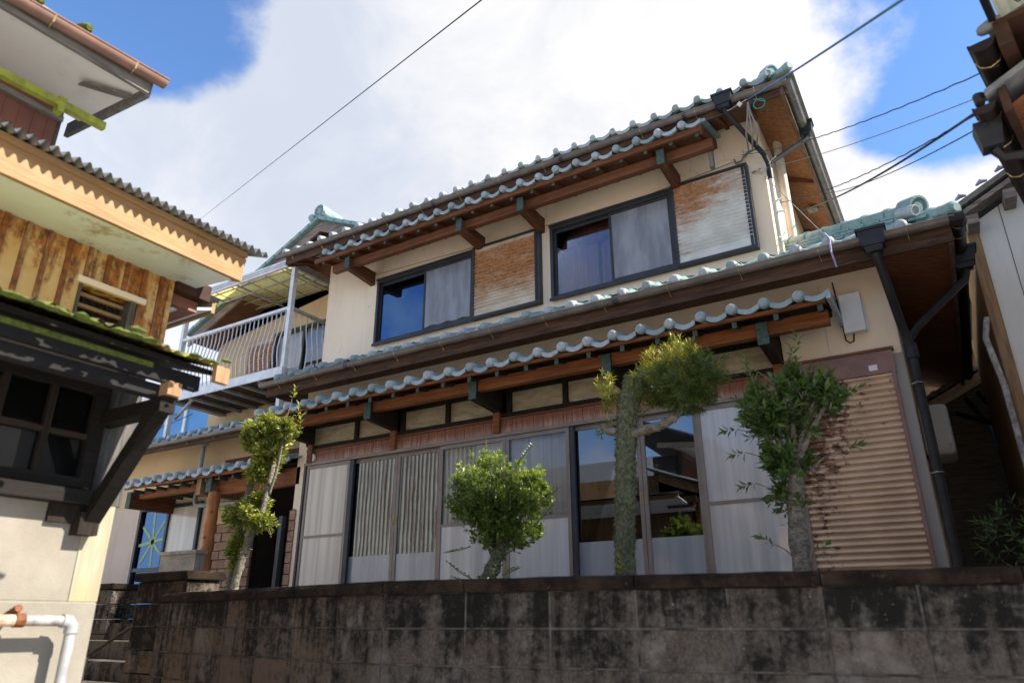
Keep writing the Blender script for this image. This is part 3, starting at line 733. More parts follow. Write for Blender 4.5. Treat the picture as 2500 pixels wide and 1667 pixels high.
MB().bar((-1.95, 8.0, 6.13), (-1.95, UY, 6.38), .04, .14).build('verge_board', 'wood_red_y', q)
MB().bar((-1.915, 7.97, 6.235), (-1.915, UY, 6.49), .10, .04).build('verge_tile', 'tile', q)
MB().box(-1.96, -1.90, 8.30, 8.38, 5.70, 6.05).build('verge_strut', 'wood_grey', q)

# --- the middle roof between the storeys
roofL = part('lower_roof', H, (-4.5, 7.4, 3.6))
tile_row(roofL, -9.03, 28, .337, 7.35, 3.675, SL, .062, .34)
tile_field('tile_field', roofL, lambda d: -9.3, lambda d: .52-d, 7.5, 3.73, 1.3, SL, .337, -9.03)
MB().add([(.56, 7.4, 3.70), (.56, 13.2, 3.70), (-1.3, 13.2, 4.52), (-1.3, 9.26, 4.52)], [(0, 1, 2, 3)]).build('side_slope', 'tile', roofL)
gutter_x(H, -9.32, .52, 7.27, 3.585, 3.585, .062, hooks=True, step=.82)
for x in (-7.4, -3.0): MB().tube([(x-.04, 7.27, 3.585), (x+.04, 7.27, 3.585)], .064, 10).build('gutter_joint', 'hopper', roofL)
gutter_line(H, (.545, 7.28, 3.585), (.55, 13, 3.5), .062, 'gutter_dark', hook_at=(.02, .06))
MB().tube([(.47, 7.27, 3.57), (.56, 7.27, 3.57), (.56, 7.36, 3.57)], .066, 10).build('gutter_corner', 'gutter_dark', roofL)
MB().box(-9.25, .48, 7.34, 7.385, 3.385, 3.60).build('fascia_board', 'wood_fascia', roofL)
MB().box(.43, .475, 7.386, 13, 3.37, 3.58).build('fascia_board', 'wood_fascia_y', roofL)
MB().hexa([(-9.2, 7.386, 3.43), (-.17, 7.386, 3.43), (-.17, LY+.05, 3.60), (-9.2, LY+.05, 3.60), (-9.2, 7.386, 3.45), (-.17, 7.386, 3.45), (-.17, LY+.05, 3.62), (-9.2, LY+.05, 3.62)]).build('soffit_board', 'wood_soffit_y', roofL)
for i in range(30):
    y = 7.39+i*.19
    MB().hexa([(-.18, y, 3.585), (.43, y, 3.43), (.43, y+.185, 3.43), (-.18, y+.185, 3.585), (-.18, y, 3.61), (.43, y, 3.455), (.43, y+.185, 3.455), (-.18, y+.185, 3.61)]).build('soffit_plank', 'wood_red', roofL)
MB().add([(-9.29, 7.36, 3.44), (-9.29, 8.75, 3.44), (-9.29, 8.75, 4.3), (-9.29, 7.36, 3.68)], [(0, 1, 2, 3)]).build('verge_board', 'wood_fascia_y', roofL)
ridge_hip(roofL, (.44, 7.46, 3.72), (-1.2, 9.1, 4.53), .98)
hopper(roofL, -.20, 7.25, 3.62, .20, .22)
hopper(roofL, .56, 8.1, 3.58, .2, .2)
b = MB().tube([(-.20, 7.25, 3.40), (-.18, 7.30, 3.28), (-.12, 7.78, 2.80), (-.09, 7.90, 2.62), (-.085, 7.93, 2.45)], .044, 12)
b.tube([(.56, 8.1, 3.36), (.53, 8.09, 3.26), (.02, 7.96, 2.80), (-.085, 7.93, 2.66)], .042, 10)
b.tube([(-.085, 7.93, 2.45), (-.085, 7.93, 0)], .046, 14)
b.build('rain_pipe', 'pipe_dark', H, smooth=True)
MB().tube([(-.085, 7.93, 2.62), (-.085, 7.93, 2.46)], .064, 12).build('pipe_socket', 'hopper', H, smooth=True)
for z in (2.2, 1.3): MB().tube([(-.15, 7.93, z), (-.085, 7.868, z), (-.02, 7.93, z), (-.085, 7.99, z)], .008, 6).build('pipe_clip', 'steel', H)

# --- long pent roof over the sliding doors
pentL = part('lower_pent_roof', H, (-5, 7.1, 3))
tile_row(pentL, -9.09, 25, .339, 7.1, 3.035, .26, .063, .9)
MB().sheet(lambda a, t: (lerp(-.95, -.68, a), 7.1+t*.9, 3.035+.234*t-.04*math.sin(math.pi*a)+.02), 6, 1).build('eave_tile', 'tile_end', pentL)
MB().box(-.70, -.66, 7.09, LY, 2.96, 3.05).build('verge_board', 'tile_end', pentL)
MB().box(-9.15, -.72, 7.14, 7.18, 2.945, 2.985).build('fascia_board', 'wood_orange', pentL)
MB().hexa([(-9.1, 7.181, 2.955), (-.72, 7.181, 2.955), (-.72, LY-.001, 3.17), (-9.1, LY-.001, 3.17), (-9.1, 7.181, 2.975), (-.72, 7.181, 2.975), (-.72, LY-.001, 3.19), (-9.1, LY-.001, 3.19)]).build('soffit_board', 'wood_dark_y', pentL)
MB().box(-9.1, -.74, 7.40, 7.50, 2.815, 2.965).build('eave_beam', 'wood_orange', pentL)
for i in range(20):
    x = -8.95+i*.43
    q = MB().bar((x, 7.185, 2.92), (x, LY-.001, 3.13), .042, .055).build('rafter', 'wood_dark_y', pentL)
    MB().box(x-.025, x+.025, 7.172, 7.184, 2.875, 2.945).build('rafter_cap', 'green_cap', pentL)
for x in (-8.75, -7.0, -5.15, -3.22, -1.40):
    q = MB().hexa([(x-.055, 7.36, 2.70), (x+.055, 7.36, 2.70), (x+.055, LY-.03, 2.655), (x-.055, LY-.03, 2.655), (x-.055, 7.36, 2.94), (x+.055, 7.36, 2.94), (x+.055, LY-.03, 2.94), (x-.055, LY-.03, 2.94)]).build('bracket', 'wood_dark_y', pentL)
    MB().box(x-.06, x+.06, 7.348, 7.359, 2.70, 2.95).build('bracket_cap', 'green_cap', pentL)
    MB().box(x-.05, x+.05, LY-.075, LY-.02, 2.36, 2.65).build('wall_post', 'wood_orange' if x > -8 else 'wood_red', H)
# --- transom lights and board strip
tr = part('transom', H, (-5, LY, 2.6))
MB().box(-8.86, -1.34, LY-.02, LY+.05, 2.575, 2.64).build('rail', 'wood_dark', tr)
MB().box(-8.86, -1.34, LY-.02, LY+.05, 2.93, 2.995).build('rail', 'wood_dark', tr)
edges = [-8.86, -7.80, -7.04, -6.86, -6.02, -5.14, -4.97, -4.10, -3.25, -3.1, -2.25, -1.37]
for x in edges: MB().box(x-.035, x+.035, LY-.03, LY+.045, 2.641, 2.929).build('mullion', 'wood_dark', tr)
for a, c in zip(edges, edges[1:]):
    if c-a > .3: MB().box(a+.036, c-.036, LY+.015, LY+.02, 2.641, 2.929).build('pane', 'transom_glass', tr)
st = part('board_strip', H, (-5, LY, 2.45))
MB().box(-8.86, -1.34, LY-.035, LY+.02, 2.546, 2.574).build('top_batten', 'wood_red', st)
x = -8.855
while x < -1.4:
    w = random.choice((.135, .15, .16, .175)); MB().box(x, min(x+w-.006, -1.345), LY-.015, LY+.015, 2.36, 2.545).build('board', 'boards', st); x += w
# --- sliding doors
sd_ = part('door_track', H, (-5, LY, .3))
MB().box(-8.87, -1.42, LY-.05, LY+.09, 2.315, 2.358).build('head_track', 'sash', sd_)
MB().box(-8.87, -8.825, LY-.04, LY+.09, .2, 2.314).build('jamb', 'sash_dark', sd_)
MB().box(-1.465, -1.42, LY-.05, LY+.09, .2, 2.314).build('jamb', 'sash', sd_)
MB().box(-8.87, -1.42, LY-.05, LY+.09, .2, .25).build('sill', 'sash', sd_)
px = [-8.82, -7.87, -6.95, -6.13, -5.02, -4.06, -3.12, -2.40, -1.47]
kinds = ['frost', 'glass', 'glass', 'curtain', 'curtain', 'glass', 'glass', 'frost2']
for i, k in enumerate(kinds):
    x0, x1 = px[i]+.003, px[i+1]-.003
    y = LY-.025 if k in ('frost', 'curtain', 'frost2') else LY+.022
    d = part('sliding_door', H, ((x0+x1)/2, y, .25))
    b = frame_rect(MB(), x0, x1, .252, 2.312, y, y+.035, .05, .055, .07)
    if k != 'glass': b.box(x0+.05, x1-.05, y, y+.035, 1.18, 1.215)
    b.build('door_frame', 'sash', d)
    yy = y+.014
    if k == 'glass':
        MB().box(x0+.05, x1-.05, yy, yy+.006, .87, 2.257).build('pane', 'glass', d)
        MB().box(x0+.05, x1-.05, yy, yy+.006, .322, .869).build('pane', 'frosted_dim', d)
        hx = x0+.025 if i in (2, 6) else x1-.025
        frame_rect(MB(), hx-.012, hx+.012, 1.27, 1.40, y-.006, y-.0005, .005).build('finger_pull', 'brass', d)
    elif k == 'curtain':
        MB().box(x0+.05, x1-.05, yy, yy+.006, 1.215, 2.257).build('pane', 'glass_thin', d)
        MB().box(x0+.05, x1-.05, yy, yy+.006, .322, 1.18).build('pane', 'frosted_cool', d)
        drape('curtain', H, x0+.02, x1-.02, LY+.085, 1.0, 2.3, 'curtain', .018, .16)
    else:
        m_ = 'frosted' if k == 'frost' else 'frosted_cool'
        MB().box(x0+.05, x1-.05, yy, yy+.006, 1.215, 2.257).build('pane', m_, d); MB().box(x0+.05, x1-.05, yy, yy+.006, .322, 1.18).build('pane', m_, d)
MB().box(-7.86, -7.79, LY-.03, LY+.015, .252, 2.31).build('sash_edge', 'sash_dark', sd_)
MB().box(-4.05, -3.99, LY-.03, LY+.015, .252, 2.31).build('sash_edge', 'sash_dark', sd_)
# --- big corrugated shutter case on the right
sc_ = part('shutter_case', H, (-.8, LY, .2))
MB().box(-1.335, -.255, LY-.075, LY-.005, 2.36, 2.60).build('case_head', 'shutter_head', sc_)
MB().box(-1.35, -.24, LY-.09, LY-.005, 2.601, 2.63).build('case_lip', 'wood_red', sc_)
MB().box(-1.36, -1.305, LY-.07, LY-.003, .05, 2.359).build('case_jamb', 'sash', sc_)
MB().box(-.30, -.263, LY-.075, LY-.003, .05, 2.359).build('case_jamb', 'shutter_head', sc_)
MB().sheet(lambda a, t: (lerp(-1.304, -.301, a), LY-.045-.021*math.sin(2*math.pi*lerp(.1, 2.36, t)/.0665)-.006*math.sin(4*math.pi*lerp(.1, 2.36, t)/.0665+1), lerp(.1, 2.359, t)), 2, 460).build('shutter_sheet', 'shutter_cream', sc_, smooth='all')
MB().box(-.50, -.42, LY-.079, LY-.0752, 2.40, 2.46).build('sticker', 'box_white', sc_)
# --- meter box and its cable
mb_ = part('meter_box', H, (-.55, LY, 2.9))
MB().box(-.66, -.445, LY-.14, LY-.03, 2.84, 3.29).build('case', 'box_white', mb_, bevel=.008)
MB().box(-.675, -.43, LY-.03, LY-.001, 2.86, 3.27).build('back_plate', 'box_white', mb_)
MB().tube([(-.70, LY-.02, 3.5), (-.69, LY-.02, 3.3), (-.675, LY-.03, 2.95), (-.665, LY-.05, 2.79), (-.63, LY-.06, 2.75), (-.59, LY-.07, 2.76), (-.575, LY-.08, 2.84)], .008, 6).build('lead', 'black', mb_)
sb = part('service_box', H, (-.05, 9, 2))
MB().box(-.168, .12, 8.75, 9.35, 1.62, 2.18).build('case', 'plaster_grey', sb, bevel=.05)
# --- entrance wing on the left
EY = 8.9
wall_y('wall', 'plaster_ochre', H, -18.6, -9.64, 2.96, 3.60, EY, .1)
wall_y('wall', 'plaster_pink', H, -18.6, -12.5, -.9, 2.24, EY, .1, [(-14.70, -12.66, -.1, 2.2)])
wall_y('wall', 'plaster_ochre', H, -18.6, -12.2, 2.241, 2.959, EY, .1)
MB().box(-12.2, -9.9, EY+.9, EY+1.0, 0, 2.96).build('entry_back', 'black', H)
MB().box(-18.6, -18.5, EY+.101, 14, -.9, 3.6).build('wall', 'plaster_pink', H)
MB().box(-12.2, -9.0, EY, EY+.1, 2.45, 2.959).build('wall', 'wood_red', H)
# brick faced panel and pier beside the door
bp = part('brick_facing', H, (-11.8, EY, 1))
MB().box(-12.5, -11.05, EY+.02, EY+.08, -.1, 1.72).build('mortar_bed', 'black', bp)
z = -.08
for r_ in range(11):
    x = -12.49 - (.18 if r_ % 2 else 0)
    while x < -11.06:
        x0, x1 = max(x, -12.49), min(x+.36, -11.06)
        if x1-x0 > .04: MB().box(x0, x1-.012, EY-.02-random.uniform(0, .015), EY+.019, z, z+.148).build('brick', 'brick_face', bp)
        x += .37
    z += .163
MB().box(-12.5, -11.05, EY+.03, EY+.1, 1.72, 2.45).build('wall', 'plaster_ochre', H)
for i in range(10): MB().box(-9.11-random.uniform(0, .01), -8.99, LY-.02, LY+.16, .02+i*.163, .168+i*.163).build('brick', 'brick_face', bp)
MB().box(-9.10, -9.001, LY+.02, LY+.16, 1.66, 2.90).build('wall', 'plaster', H)
for i in range(9): MB().box(-11.0+i*.2, -10.9+i*.2, EY+.86, EY+.89, .05, 2.3).build('door_slat', 'wood_dark', H)
MB().box(-9.26, -9.18, LY-.10, LY-.02, .1, 1.55).build('post', 'sash_dark', H)
# window with tape star
lw = part('side_window', H, (-13.7, EY, 0))
b = frame_rect(MB(), -14.70, -12.66, -.1, 2.2, EY-.06, EY+.05, .07); b.box(-13.74, -13.68, EY-.05, EY+.03, -.03, 2.13).box(-14.63, -13.74, EY-.05, EY+.03, .92, .99); b.build('window_frame', 'sash_dark', lw)
MB().box(-14.63, -13.745, EY, EY+.006, .99, 2.13).build('pane', 'glass_mirror', lw)
MB().box(-14.63, -13.745, EY, EY+.006, -.03, .92).build('pane', 'glass_mirror', lw)
MB().box(-13.675, -12.73, EY-.01, EY-.004, -.03, 2.13).build('pane', 'frosted', lw)
cx, cz = -14.15, 1.50
for a in range(8):
    an = a*math.pi/4+.12; L = .52 if a % 4 else .46
    if a in (2, 6): L = .58
    MB().bar((cx, EY-.004, cz), (cx+L*math.cos(an), EY-.004, cz+L*math.sin(an)), .06, .003, (0, -1, 0)).build('tape', 'tape_green', lw)
MB().box(-14.62, -13.75, EY+.2, EY+.22, -.1, 2.2).build('blind', 'room', lw)  # near-black sheet in place of the unlit room behind the pane
# porch roof on a log post
pr = part('porch_roof', H, (-12, 7.8, 2.4))
tile_row(pr, -13.6, 14, .335, 7.75, 2.45, .26, .062, 1.1)
MB().box(-13.66, -9.2, 7.79, 7.83, 2.345, 2.395).build('fascia_board', 'wood_orange', pr)
MB().hexa([(-13.6, 7.84, 2.37), (-9.2, 7.84, 2.37), (-9.2, EY-.001, 2.62), (-13.6, EY-.001, 2.62), (-13.6, 7.84, 2.39), (-9.2, 7.84, 2.39), (-9.2, EY-.001, 2.64), (-13.6, EY-.001, 2.64)]).build('soffit_board', 'wood_dark_y', pr)
MB().box(-13.5, -11.25, 8.05, 8.16, 2.20, 2.34).build('eave_beam', 'wood_orange', pr)
MB().box(-11.25, -9.02, 8.02, 8.14, 2.06, 2.34).build('eave_beam', 'wood_orange', pr)
MB().box(-13.72, -13.60, 7.95, EY, 2.02, 2.33).build('bracket', 'wood_red_y', pr)
MB().box(-13.73, -13.59, 7.935, 7.949, 2.02, 2.33).build('bracket_cap', 'green_cap', pr)
MB().box(-11.50, -11.38, 7.88, 8.9, 2.08, 2.36).build('bracket', 'wood_tan_z', pr)
MB().box(-11.22, -11.08, 7.87, 7.93, 2.10, 2.37).build('bracket_cap', 'green_cap', pr)
for i in range(12): MB().box(-13.4+i*.36, -13.36+i*.36, 7.85, 8.9, 2.28, 2.34).build('rafter', 'green_cap', pr)
lp = [(-11.09+.012*math.sin(i*1.7), 7.98+.01*math.cos(i*2.3), lerp(0, 2.1, i/14)) for i in range(15)]
lo = MB().tube(lp, [.098+.006*math.sin(i*2.1)+.004*(i % 3) for i in range(15)], 16).build('log_post', 'log', H, smooth=True)
for z, a in ((1.32, .3), (.95, -.5), (1.75, .9)): MB().tube([(-11.09+.09*math.sin(a), 7.98-.09*math.cos(a), z), (-11.09+.112*math.sin(a), 7.98-.112*math.cos(a), z)], [.028, .016], 8).build('knot', 'wood_red', lo)
# flashing and the roof of the wing, its gutter and a drain pipe
MB().hexa([(-13.7, 8.55, 2.66), (-9.2, 8.55, 2.66), (-9.2, EY-.01, 2.78), (-13.7, EY-.01, 2.78), (-13.7, 8.55, 2.70), (-9.2, 8.55, 2.70), (-9.2, EY-.01, 2.82), (-13.7, EY-.01, 2.82)]).build('flashing', 'sash_dark', H)
wr = part('wing_roof', H, (-13, 8.3, 3.4))
tile_row(wr, -18.47, 28, .33, 8.27, 3.40, .35, .062, .34)
tile_field('tile_field', wr, lambda d: -18.6, lambda d: -9.3, 8.4, 3.45, 1.4, .35, .33, -18.47)
gutter_x(H, -18.6, -9.7, 8.20, 3.30, 3.30, .058, hooks=True, step=.8)
MB().box(-18.6, -9.7, 8.26, 8.30, 3.17, 3.32).build('fascia_board', 'wood_fascia', wr)
MB().hexa([(-18.6, 8.301, 3.20), (-9.7, 8.301, 3.20), (-9.7, EY, 3.42), (-18.6, EY, 3.42), (-18.6, 8.301, 3.22), (-9.7, 8.301, 3.22), (-9.7, EY, 3.44), (-18.6, EY, 3.44)]).build('soffit_board', 'wood_soffit_y', wr)
MB().tube([(-12.55, 8.62, 3.27), (-12.55, 8.62, 3.23), (-12.55, 8.62, 2.17), (-12.55, 8.63, 2.11), (-12.50, 8.66, 2.07), (-11.9, 8.68, 2.05), (-11.2, 8.7, 2.04)], [.1, .045, .045, .045, .045, .045, .045], 12).build('drain_pipe', 'pipe_grey', H, smooth=True)
MB().tube([(-12.55, 8.62, 3.27), (-12.55, 8.62, 3.285)], .11, 14).build('drain_flange', 'pipe_grey', H, smooth=True)
# a round lamp at the corner of the doors and loose wires
MB().tube([(-8.72, LY-.05, 2.44), (-8.72, LY-.02, 2.44)], [.07, .075], 14).build('porch_lamp', 'curtain', H, smooth=True)

# --- rear wing with its gable above the balcony
GY = 9.0
gw = part('gable_wing', H, (-11, 9.6, 5))
BY = 9.75
wall_y('wall', 'plaster_ochre', gw, -14.2, -9.64, 3.3, 6.75, BY, .1, [(-12.2, -9.9, 4.4, 5.95)])
MB().box(-9.9, -9.65, BY-.06, BY-.04, 5.95, 6.5).build('curtain', 'wood_tan_z', gw)
b = frame_rect(MB(), -12.2, -9.9, 4.4, 5.95, BY-.05, BY+.05, .07); b.box(-11.3, -11.24, BY-.04, BY+.03, 4.47, 5.88); b.build('window_frame', 'sash_dark', gw)
MB().box(-11.23, -9.97, BY, BY+.006, 4.47, 5.88).build('pane', 'glass', gw)
MB().box(-12.13, -11.31, BY+.05, BY+.056, 4.47, 5.88).build('pane', 'frosted_cool', gw)
MB().sheet(lambda a, t: (lerp(-13.0, -12.21, a), BY-.06-.012*math.sin(2*math.pi*lerp(4.4, 5.9, t)/.07), lerp(4.4, 5.9, t)), 2, 150).build('shutter_sheet', 'shutter_rust', gw, smooth='all')
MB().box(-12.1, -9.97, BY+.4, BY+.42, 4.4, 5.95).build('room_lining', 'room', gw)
pk = Vector((-10.31, GY, 7.94)); gl = Vector((-14.3, GY, 6.14)); gr = Vector((-7.6, GY, 6.72))
for e in (gl, gr):
    d = (e-pk).normalized()
    MB().prism([pk+Vector((0, 0, -.08)), e+Vector((0, 0, -.08)), e+Vector((0, 0, -.30)), pk+Vector((0, 0, -.30))], (0, .05, 0)).build('barge_board', 'wood_barge', gw)
    MB().prism([pk+Vector((0, .051, -.13)), e+Vector((0, .051, -.13)), e+Vector((0, .051, -.17)), pk+Vector((0, .051, -.17))], (0, .75, 0)).build('soffit_board', 'wood_soffit_y', gw)
    MB().prism([pk+Vector((0, .03, -.02)), e+Vector((0, .03, -.02)), e+Vector((0, .03, -.07)), pk+Vector((0, .03, -.07))], (0, 4.4, 0)).build('roof_slope', 'tile', gw)
    n = int((e-pk).length/.27)
    for i in range(n):
        a = pk.lerp(e, i/n); c = pk.lerp(e, (i+1.06)/n)
        MB().bar(a+Vector((0, -.03, .0)), c+Vector((0, -.03, -.012)), .12, .075, (0, 0, 1)).build('verge_tile', 'tile', gw)
MB().prism([(-14.1, BY, 6.1), (-9.6, BY, 6.7), (-9.6, BY, 7.45), (-10.31, BY, 7.75)], (0, .05, 0)).build('gable_wall', 'wood_red', gw)
MB().box(-10.36, -10.26, 9.0, BY, 7.42, 7.54).build('purlin', 'wood_grey', gw)
MB().lathe((-10.31, GY, 8.10), (0, -1, 0), [(-.5, .14), (.05, .15), (.08, .142), (.08, .115), (.045, .10), (.045, .08), (.07, .07), (.075, 0)], 22).build('ridge_ornament', 'tile', gw, smooth=True)
MB().tube([(-10.31, GY+.4, 8.12), (-10.31, 13, 8.12)], .10, 12).build('ridge_roll', 'tile', gw, smooth=True)
MB().tube([(-10.50, GY+.1, 7.97), (-10.50, GY-.10, 7.97), (-10.50, GY-.13, 7.97)], [.08, .085, .06], 12).build('corner_tile', 'tile', gw, smooth=True)
for q in (.14,): MB().tube([(-10.31+q, GY+.1, 8.0), (-10.31+q, GY-.07, 8.0), (-10.31+q, GY-.08, 8.0)], [.05, .052, .03], 12).build('ornament_boss', 'tile', gw, smooth=True)

# --- balcony on posts
bc = part('balcony', H, (-12, 8.6, 4.4))
bx0, bx1, by, bz0, bz1 = -13.70, -10.32, 8.5, 4.33, 5.68
for x in (bx0, bx1):
    MB().box(x-.045, x+.045, by-.045, by+.045, 3.45, 6.62).build('post', 'alu', bc)
MB().box(bx0-.05, bx1+.05, by-.075, by-.046, bz0-.06, bz0+.12).build('floor_beam', 'alu', bc)
MB().box(bx1+.046, bx1+.08, by-.04, BY, bz0-.05, bz0+.10).build('floor_beam', 'alu_shaded', bc)
MB().box(bx0-.08, bx0-.046, by-.04, BY, bz0-.05, bz0+.10).build('floor_beam', 'alu_shaded', bc)
MB().box(bx0-.03, bx1+.03, by-.035, by+.035, bz1-.03, bz1+.03).build('hand_rail', 'alu', bc)
MB().box(bx1-.035, bx1+.035, by+.046, BY, bz1-.03, bz1+.03).build('hand_rail', 'alu_shaded', bc)
for px_ in ((bx1-.03, 4.36), (bx1-.03, 4.42), (bx1+.02, 4.36), (bx1+.02, 4.42), (bx0, 4.36), (bx0+.03, 4.42)): MB().tube([(px_[0], by-.082, px_[1]), (px_[0], by-.075, px_[1])], .008, 6).build('bolt', 'steel', bc)
# bellied balusters
prof = [(0, 1.0), (-.0, .80), (-.022, .66), (-.065, .50), (-.095, .34), (-.09, .20), (-.06, .06), (-.05, .0)]
n = 25
bal = MB().tube([(0, o_, lerp(bz0+.12, bz1-.03, h)-bz0) for o_, h in prof], .0125, 7).mesh('baluster', True); bal.materials.append(MATS['alu'])
for i in range(n):
    link('baluster', bal, bc, (bx0+.12+i*(bx1-bx0-.24)/(n-1), by, bz0))
bal2 = MB().tube([(-o_, 0, lerp(bz0+.12, bz1-.03, h)-bz0) for o_, h in prof], .0125, 7).mesh('baluster', True); bal2.materials.append(MATS['alu'])
for i in range(7): link('baluster', bal2, bc, (bx1, by+.15+i*.145, bz0))
# deck seen from below
for i in range(22): MB().box(bx0+.0, bx1, by-.02+i*.057, by+.03+i*.057, bz0-.012, bz0+.02).build('deck_slat', 'wood_fascia', bc)
for i in range(7): x = bx0+.1+i*.53; MB().box(x-.03, x+.03, by-.04, BY, bz0-.07, bz0-.013).build('joist', 'alu_shaded', bc)
MB().bar((bx0+.05, 8.6, 3.95), (bx0+.65, 8.55, 4.28), .05, .05).build('knee_brace', 'alu_shaded', bc)
# balcony roof
rz = 6.58
for k, (z0, z1, mt, dy) in enumerate(((0, .045, 'alu', 0), (.046, .062, 'alu_red', .006), (.063, .095, 'alu', 0), (.096, .112, 'alu_red', .006), (.113, .16, 'alu', 0))):
    MB().box(bx0-.05, bx1-.10, by-.10+dy, by-.04, rz+z0, rz+z1).build('roof_fascia', mt, bc)
    MB().box(bx1-.10, bx1-.04-dy, by-.10+dy, BY, rz+z0, rz+z1).build('roof_fascia', mt if mt == 'alu_red' else 'alu_shaded', bc)
MB().sheet(lambda a, t: (lerp(bx0-.03, bx1-.11, a), lerp(by-.04, BY, t), rz+.09+.006*math.sin(a*330)+.02*t), 420, 1).build('roof_sheet', 'frp', bc, smooth='all')
for i in range(4): y = by+.12+i*.32; MB().box(bx0, bx1-.11, y-.012, y+.012, rz+.055, rz+.082).build('roof_batten', 'alu_shaded', bc)
for i in range(3): x = bx0+.1+i*1.5; MB().box(x-.022, x+.022, by-.04, BY, rz+.02, rz+.054).build('roof_rafter', 'alu_shaded', bc)
for i in range(6): x = bx0+.3+i*.52; MB().box(x-.016, x+.016, by-.03, BY, rz+.083, rz+.0865).build('roof_batten', 'wood_tan_z', bc)
MB().tube([(bx0+.1, by+.3, rz-.02), (bx0+.9, by+.33, rz-.03), (bx1-.2, by+.3, rz-.0)], .008, 6).build('laundry_rail', 'alu_shaded', bc)

# ------------------------------------------------------------------ concrete block wall along the garden
BW = thing('block_wall', 'long mould blackened concrete block wall with rusty brown coping below the house', 'wall', loc=(-3, 3.8, -1.5))
us = [-.880, -.707, -.552, -.412, -.282, -.164, -.057]
pts = []
for t, u in enumerate(us):
    y = 3.55+.0915*t; pts.append(Vector((u*y, y, 0)))
for t in range(7, 11): pts.append(pts[-1]+Vector((.43, .09, 0)))
left = [pts[0]]
dl = Vector((-math.sin(R_(80)), math.cos(R_(80)), 0))
for t in range(1, 8): left.append(pts[0]+dl*(.485*t if t < 7 else 3.16))
ZT = .225
def run(seq, flip):
    for i in range(len(seq)-1):
        a, c = (seq[i], seq[i+1]) if not flip else (seq[i+1], seq[i])
        d = (c-a).normalized(); nrm = Vector((d.y, -d.x, 0)); L = (c-a).length
        ang = math.atan2(d.y, d.x)
        for k in range(4):
            z1 = ZT-.075-.2*k-.004; z0 = z1-.19
            me = MB().box(.006, L-.006, 0, .12, 0, .19).mesh('block'); me.materials.append(MATS['block'])
            o = link('block', me, BW, (a.x+nrm.x*random.uniform(-.003, .003), a.y+nrm.y*random.uniform(-.003, .003), z0)); o.rotation_euler = (random.uniform(-.004, .004), random.uniform(-.004, .004), ang)
            bv = o.modifiers.new('bevel', 'BEVEL'); bv.width = .006; bv.segments = 2
        m_ = MB().box(0, L, .009, .115, -1.5, ZT-.076).build('mortar_bed', 'mortar', BW, loc=a); m_.rotation_euler = (0, 0, ang)
run(pts, False); run(left, True)
def coping(seq, lo, hi, flip):
    a, c = seq[lo], seq[hi]
    if flip: a, c = c, a
    d = (c-a).normalized(); L = (c-a).length; n = max(2, int(L/.09))
    b = MB()
    rows = [(-.022, 0), (-.026, .05), (-.015, .072), (.07, .078), (.13, .07), (.138, 0)]
    v = []
    for i in range(n+1):
        for y, z in rows: v.append((.004+(L-.008)*i/n, y+random.uniform(-.003, .003), z+random.uniform(-.003, .003)))
    m = len(rows); f = [(i*m+j, (i+1)*m+j, (i+1)*m+(j+1) % m, i*m+(j+1) % m) for i in range(n) for j in range(m)]
    f += [tuple(range(m)), tuple(n*m+j for j in range(m-1, -1, -1))]
    o = b.add(v, f).build('coping', 'coping', BW, loc=(a.x, a.y, ZT-.074)); o.rotation_euler = (0, 0, math.atan2(d.y, d.x))
for lo, hi in ((0, 1), (1, 3), (3, 5), (5, 7), (7, 10)): coping(pts, lo, hi, False)
for lo, hi in ((0, 2), (2, 4), (4, 6), (6, 7)): coping(left, lo, hi, True)

def pillar(x0, x1, y0, y1, top, label):
    p = thing('gate_pillar', label, 'pillar', loc=((x0+x1)/2, (y0+y1)/2, -1.5))
    z = top-.08
    k = 0
    while z > -1.4 and k < 7:
        MB().box(x0, x1, y0, y1, z-.19, z-.004).build('block', 'block', p, bevel=.008); z -= .195; k += 1
    MB().box(x0+.02, x1-.02, y0+.02, y1-.02, -1.5, z).build('block', 'block', p)
    MB().box(x0-.035, x1+.035, y0-.035, y1+.035, top-.08, top).build('cap', 'coping', p, bevel=.015)
pillar(-6.72, -5.98, 4.16, 4.5, .42, 'squat block gate pillar with brown cap at the end of the garden wall')
pillar(-10.72, -10.28, 6.0, 6.4, .49, 'narrow dark block gate pillar beside the rendered house corner')
st = thing('stone_steps', 'dark concrete steps climbing to the entrance between the gate pillars', 'steps', loc=(-8, 5, -1.5))
for i in range(7): MB().box(-11.2, -6.8, 3.9+i*.36, 6.39, -1.5+i*.21, -1.5+(i+1)*.21-.004).build('step', 'block', st)
hr = thing('handrail', 'thin rusty brown handrail along the entrance steps', 'handrail', loc=(-8.8, 5, -1))
MB().tube([(-8.95, 5, -.42), (-8.05, 5, -.06), (-7.4, 5, .2)], .02, 8).build('rail', 'wood_brown_dk', hr, smooth=True)
MB().tube([(-8.83, 5, -.38), (-8.86, 5, -1.2)], .018, 8).build('post', 'steel', hr, smooth=True)
sp = thing('standpipe', 'grey plastic garden standpipe with small tap by the entrance wall', 'standpipe', loc=(-10.2, 6.6, 0))
MB().tube([(-11.30, 6.6, -.05), (-11.33, 6.6, -1.2)], .045, 10).build('pipe', 'pipe_grey', sp, smooth=True)
MB().tube([(-11.30, 6.56, -.1), (-11.42, 6.5, -.1), (-11.45, 6.5, -.14)], .018, 8).build('tap', 'steel', sp)
MB().box(-11.15, -10.25, 7.2, 7.36, 0, .98).box(-11.18, -10.22, 7.17, 7.39, .981, 1.03).build('low_wall', 'concrete')
tag(bpy.data.objects['low_wall'], 'low rendered concrete screen wall beside the round log post', 'wall')

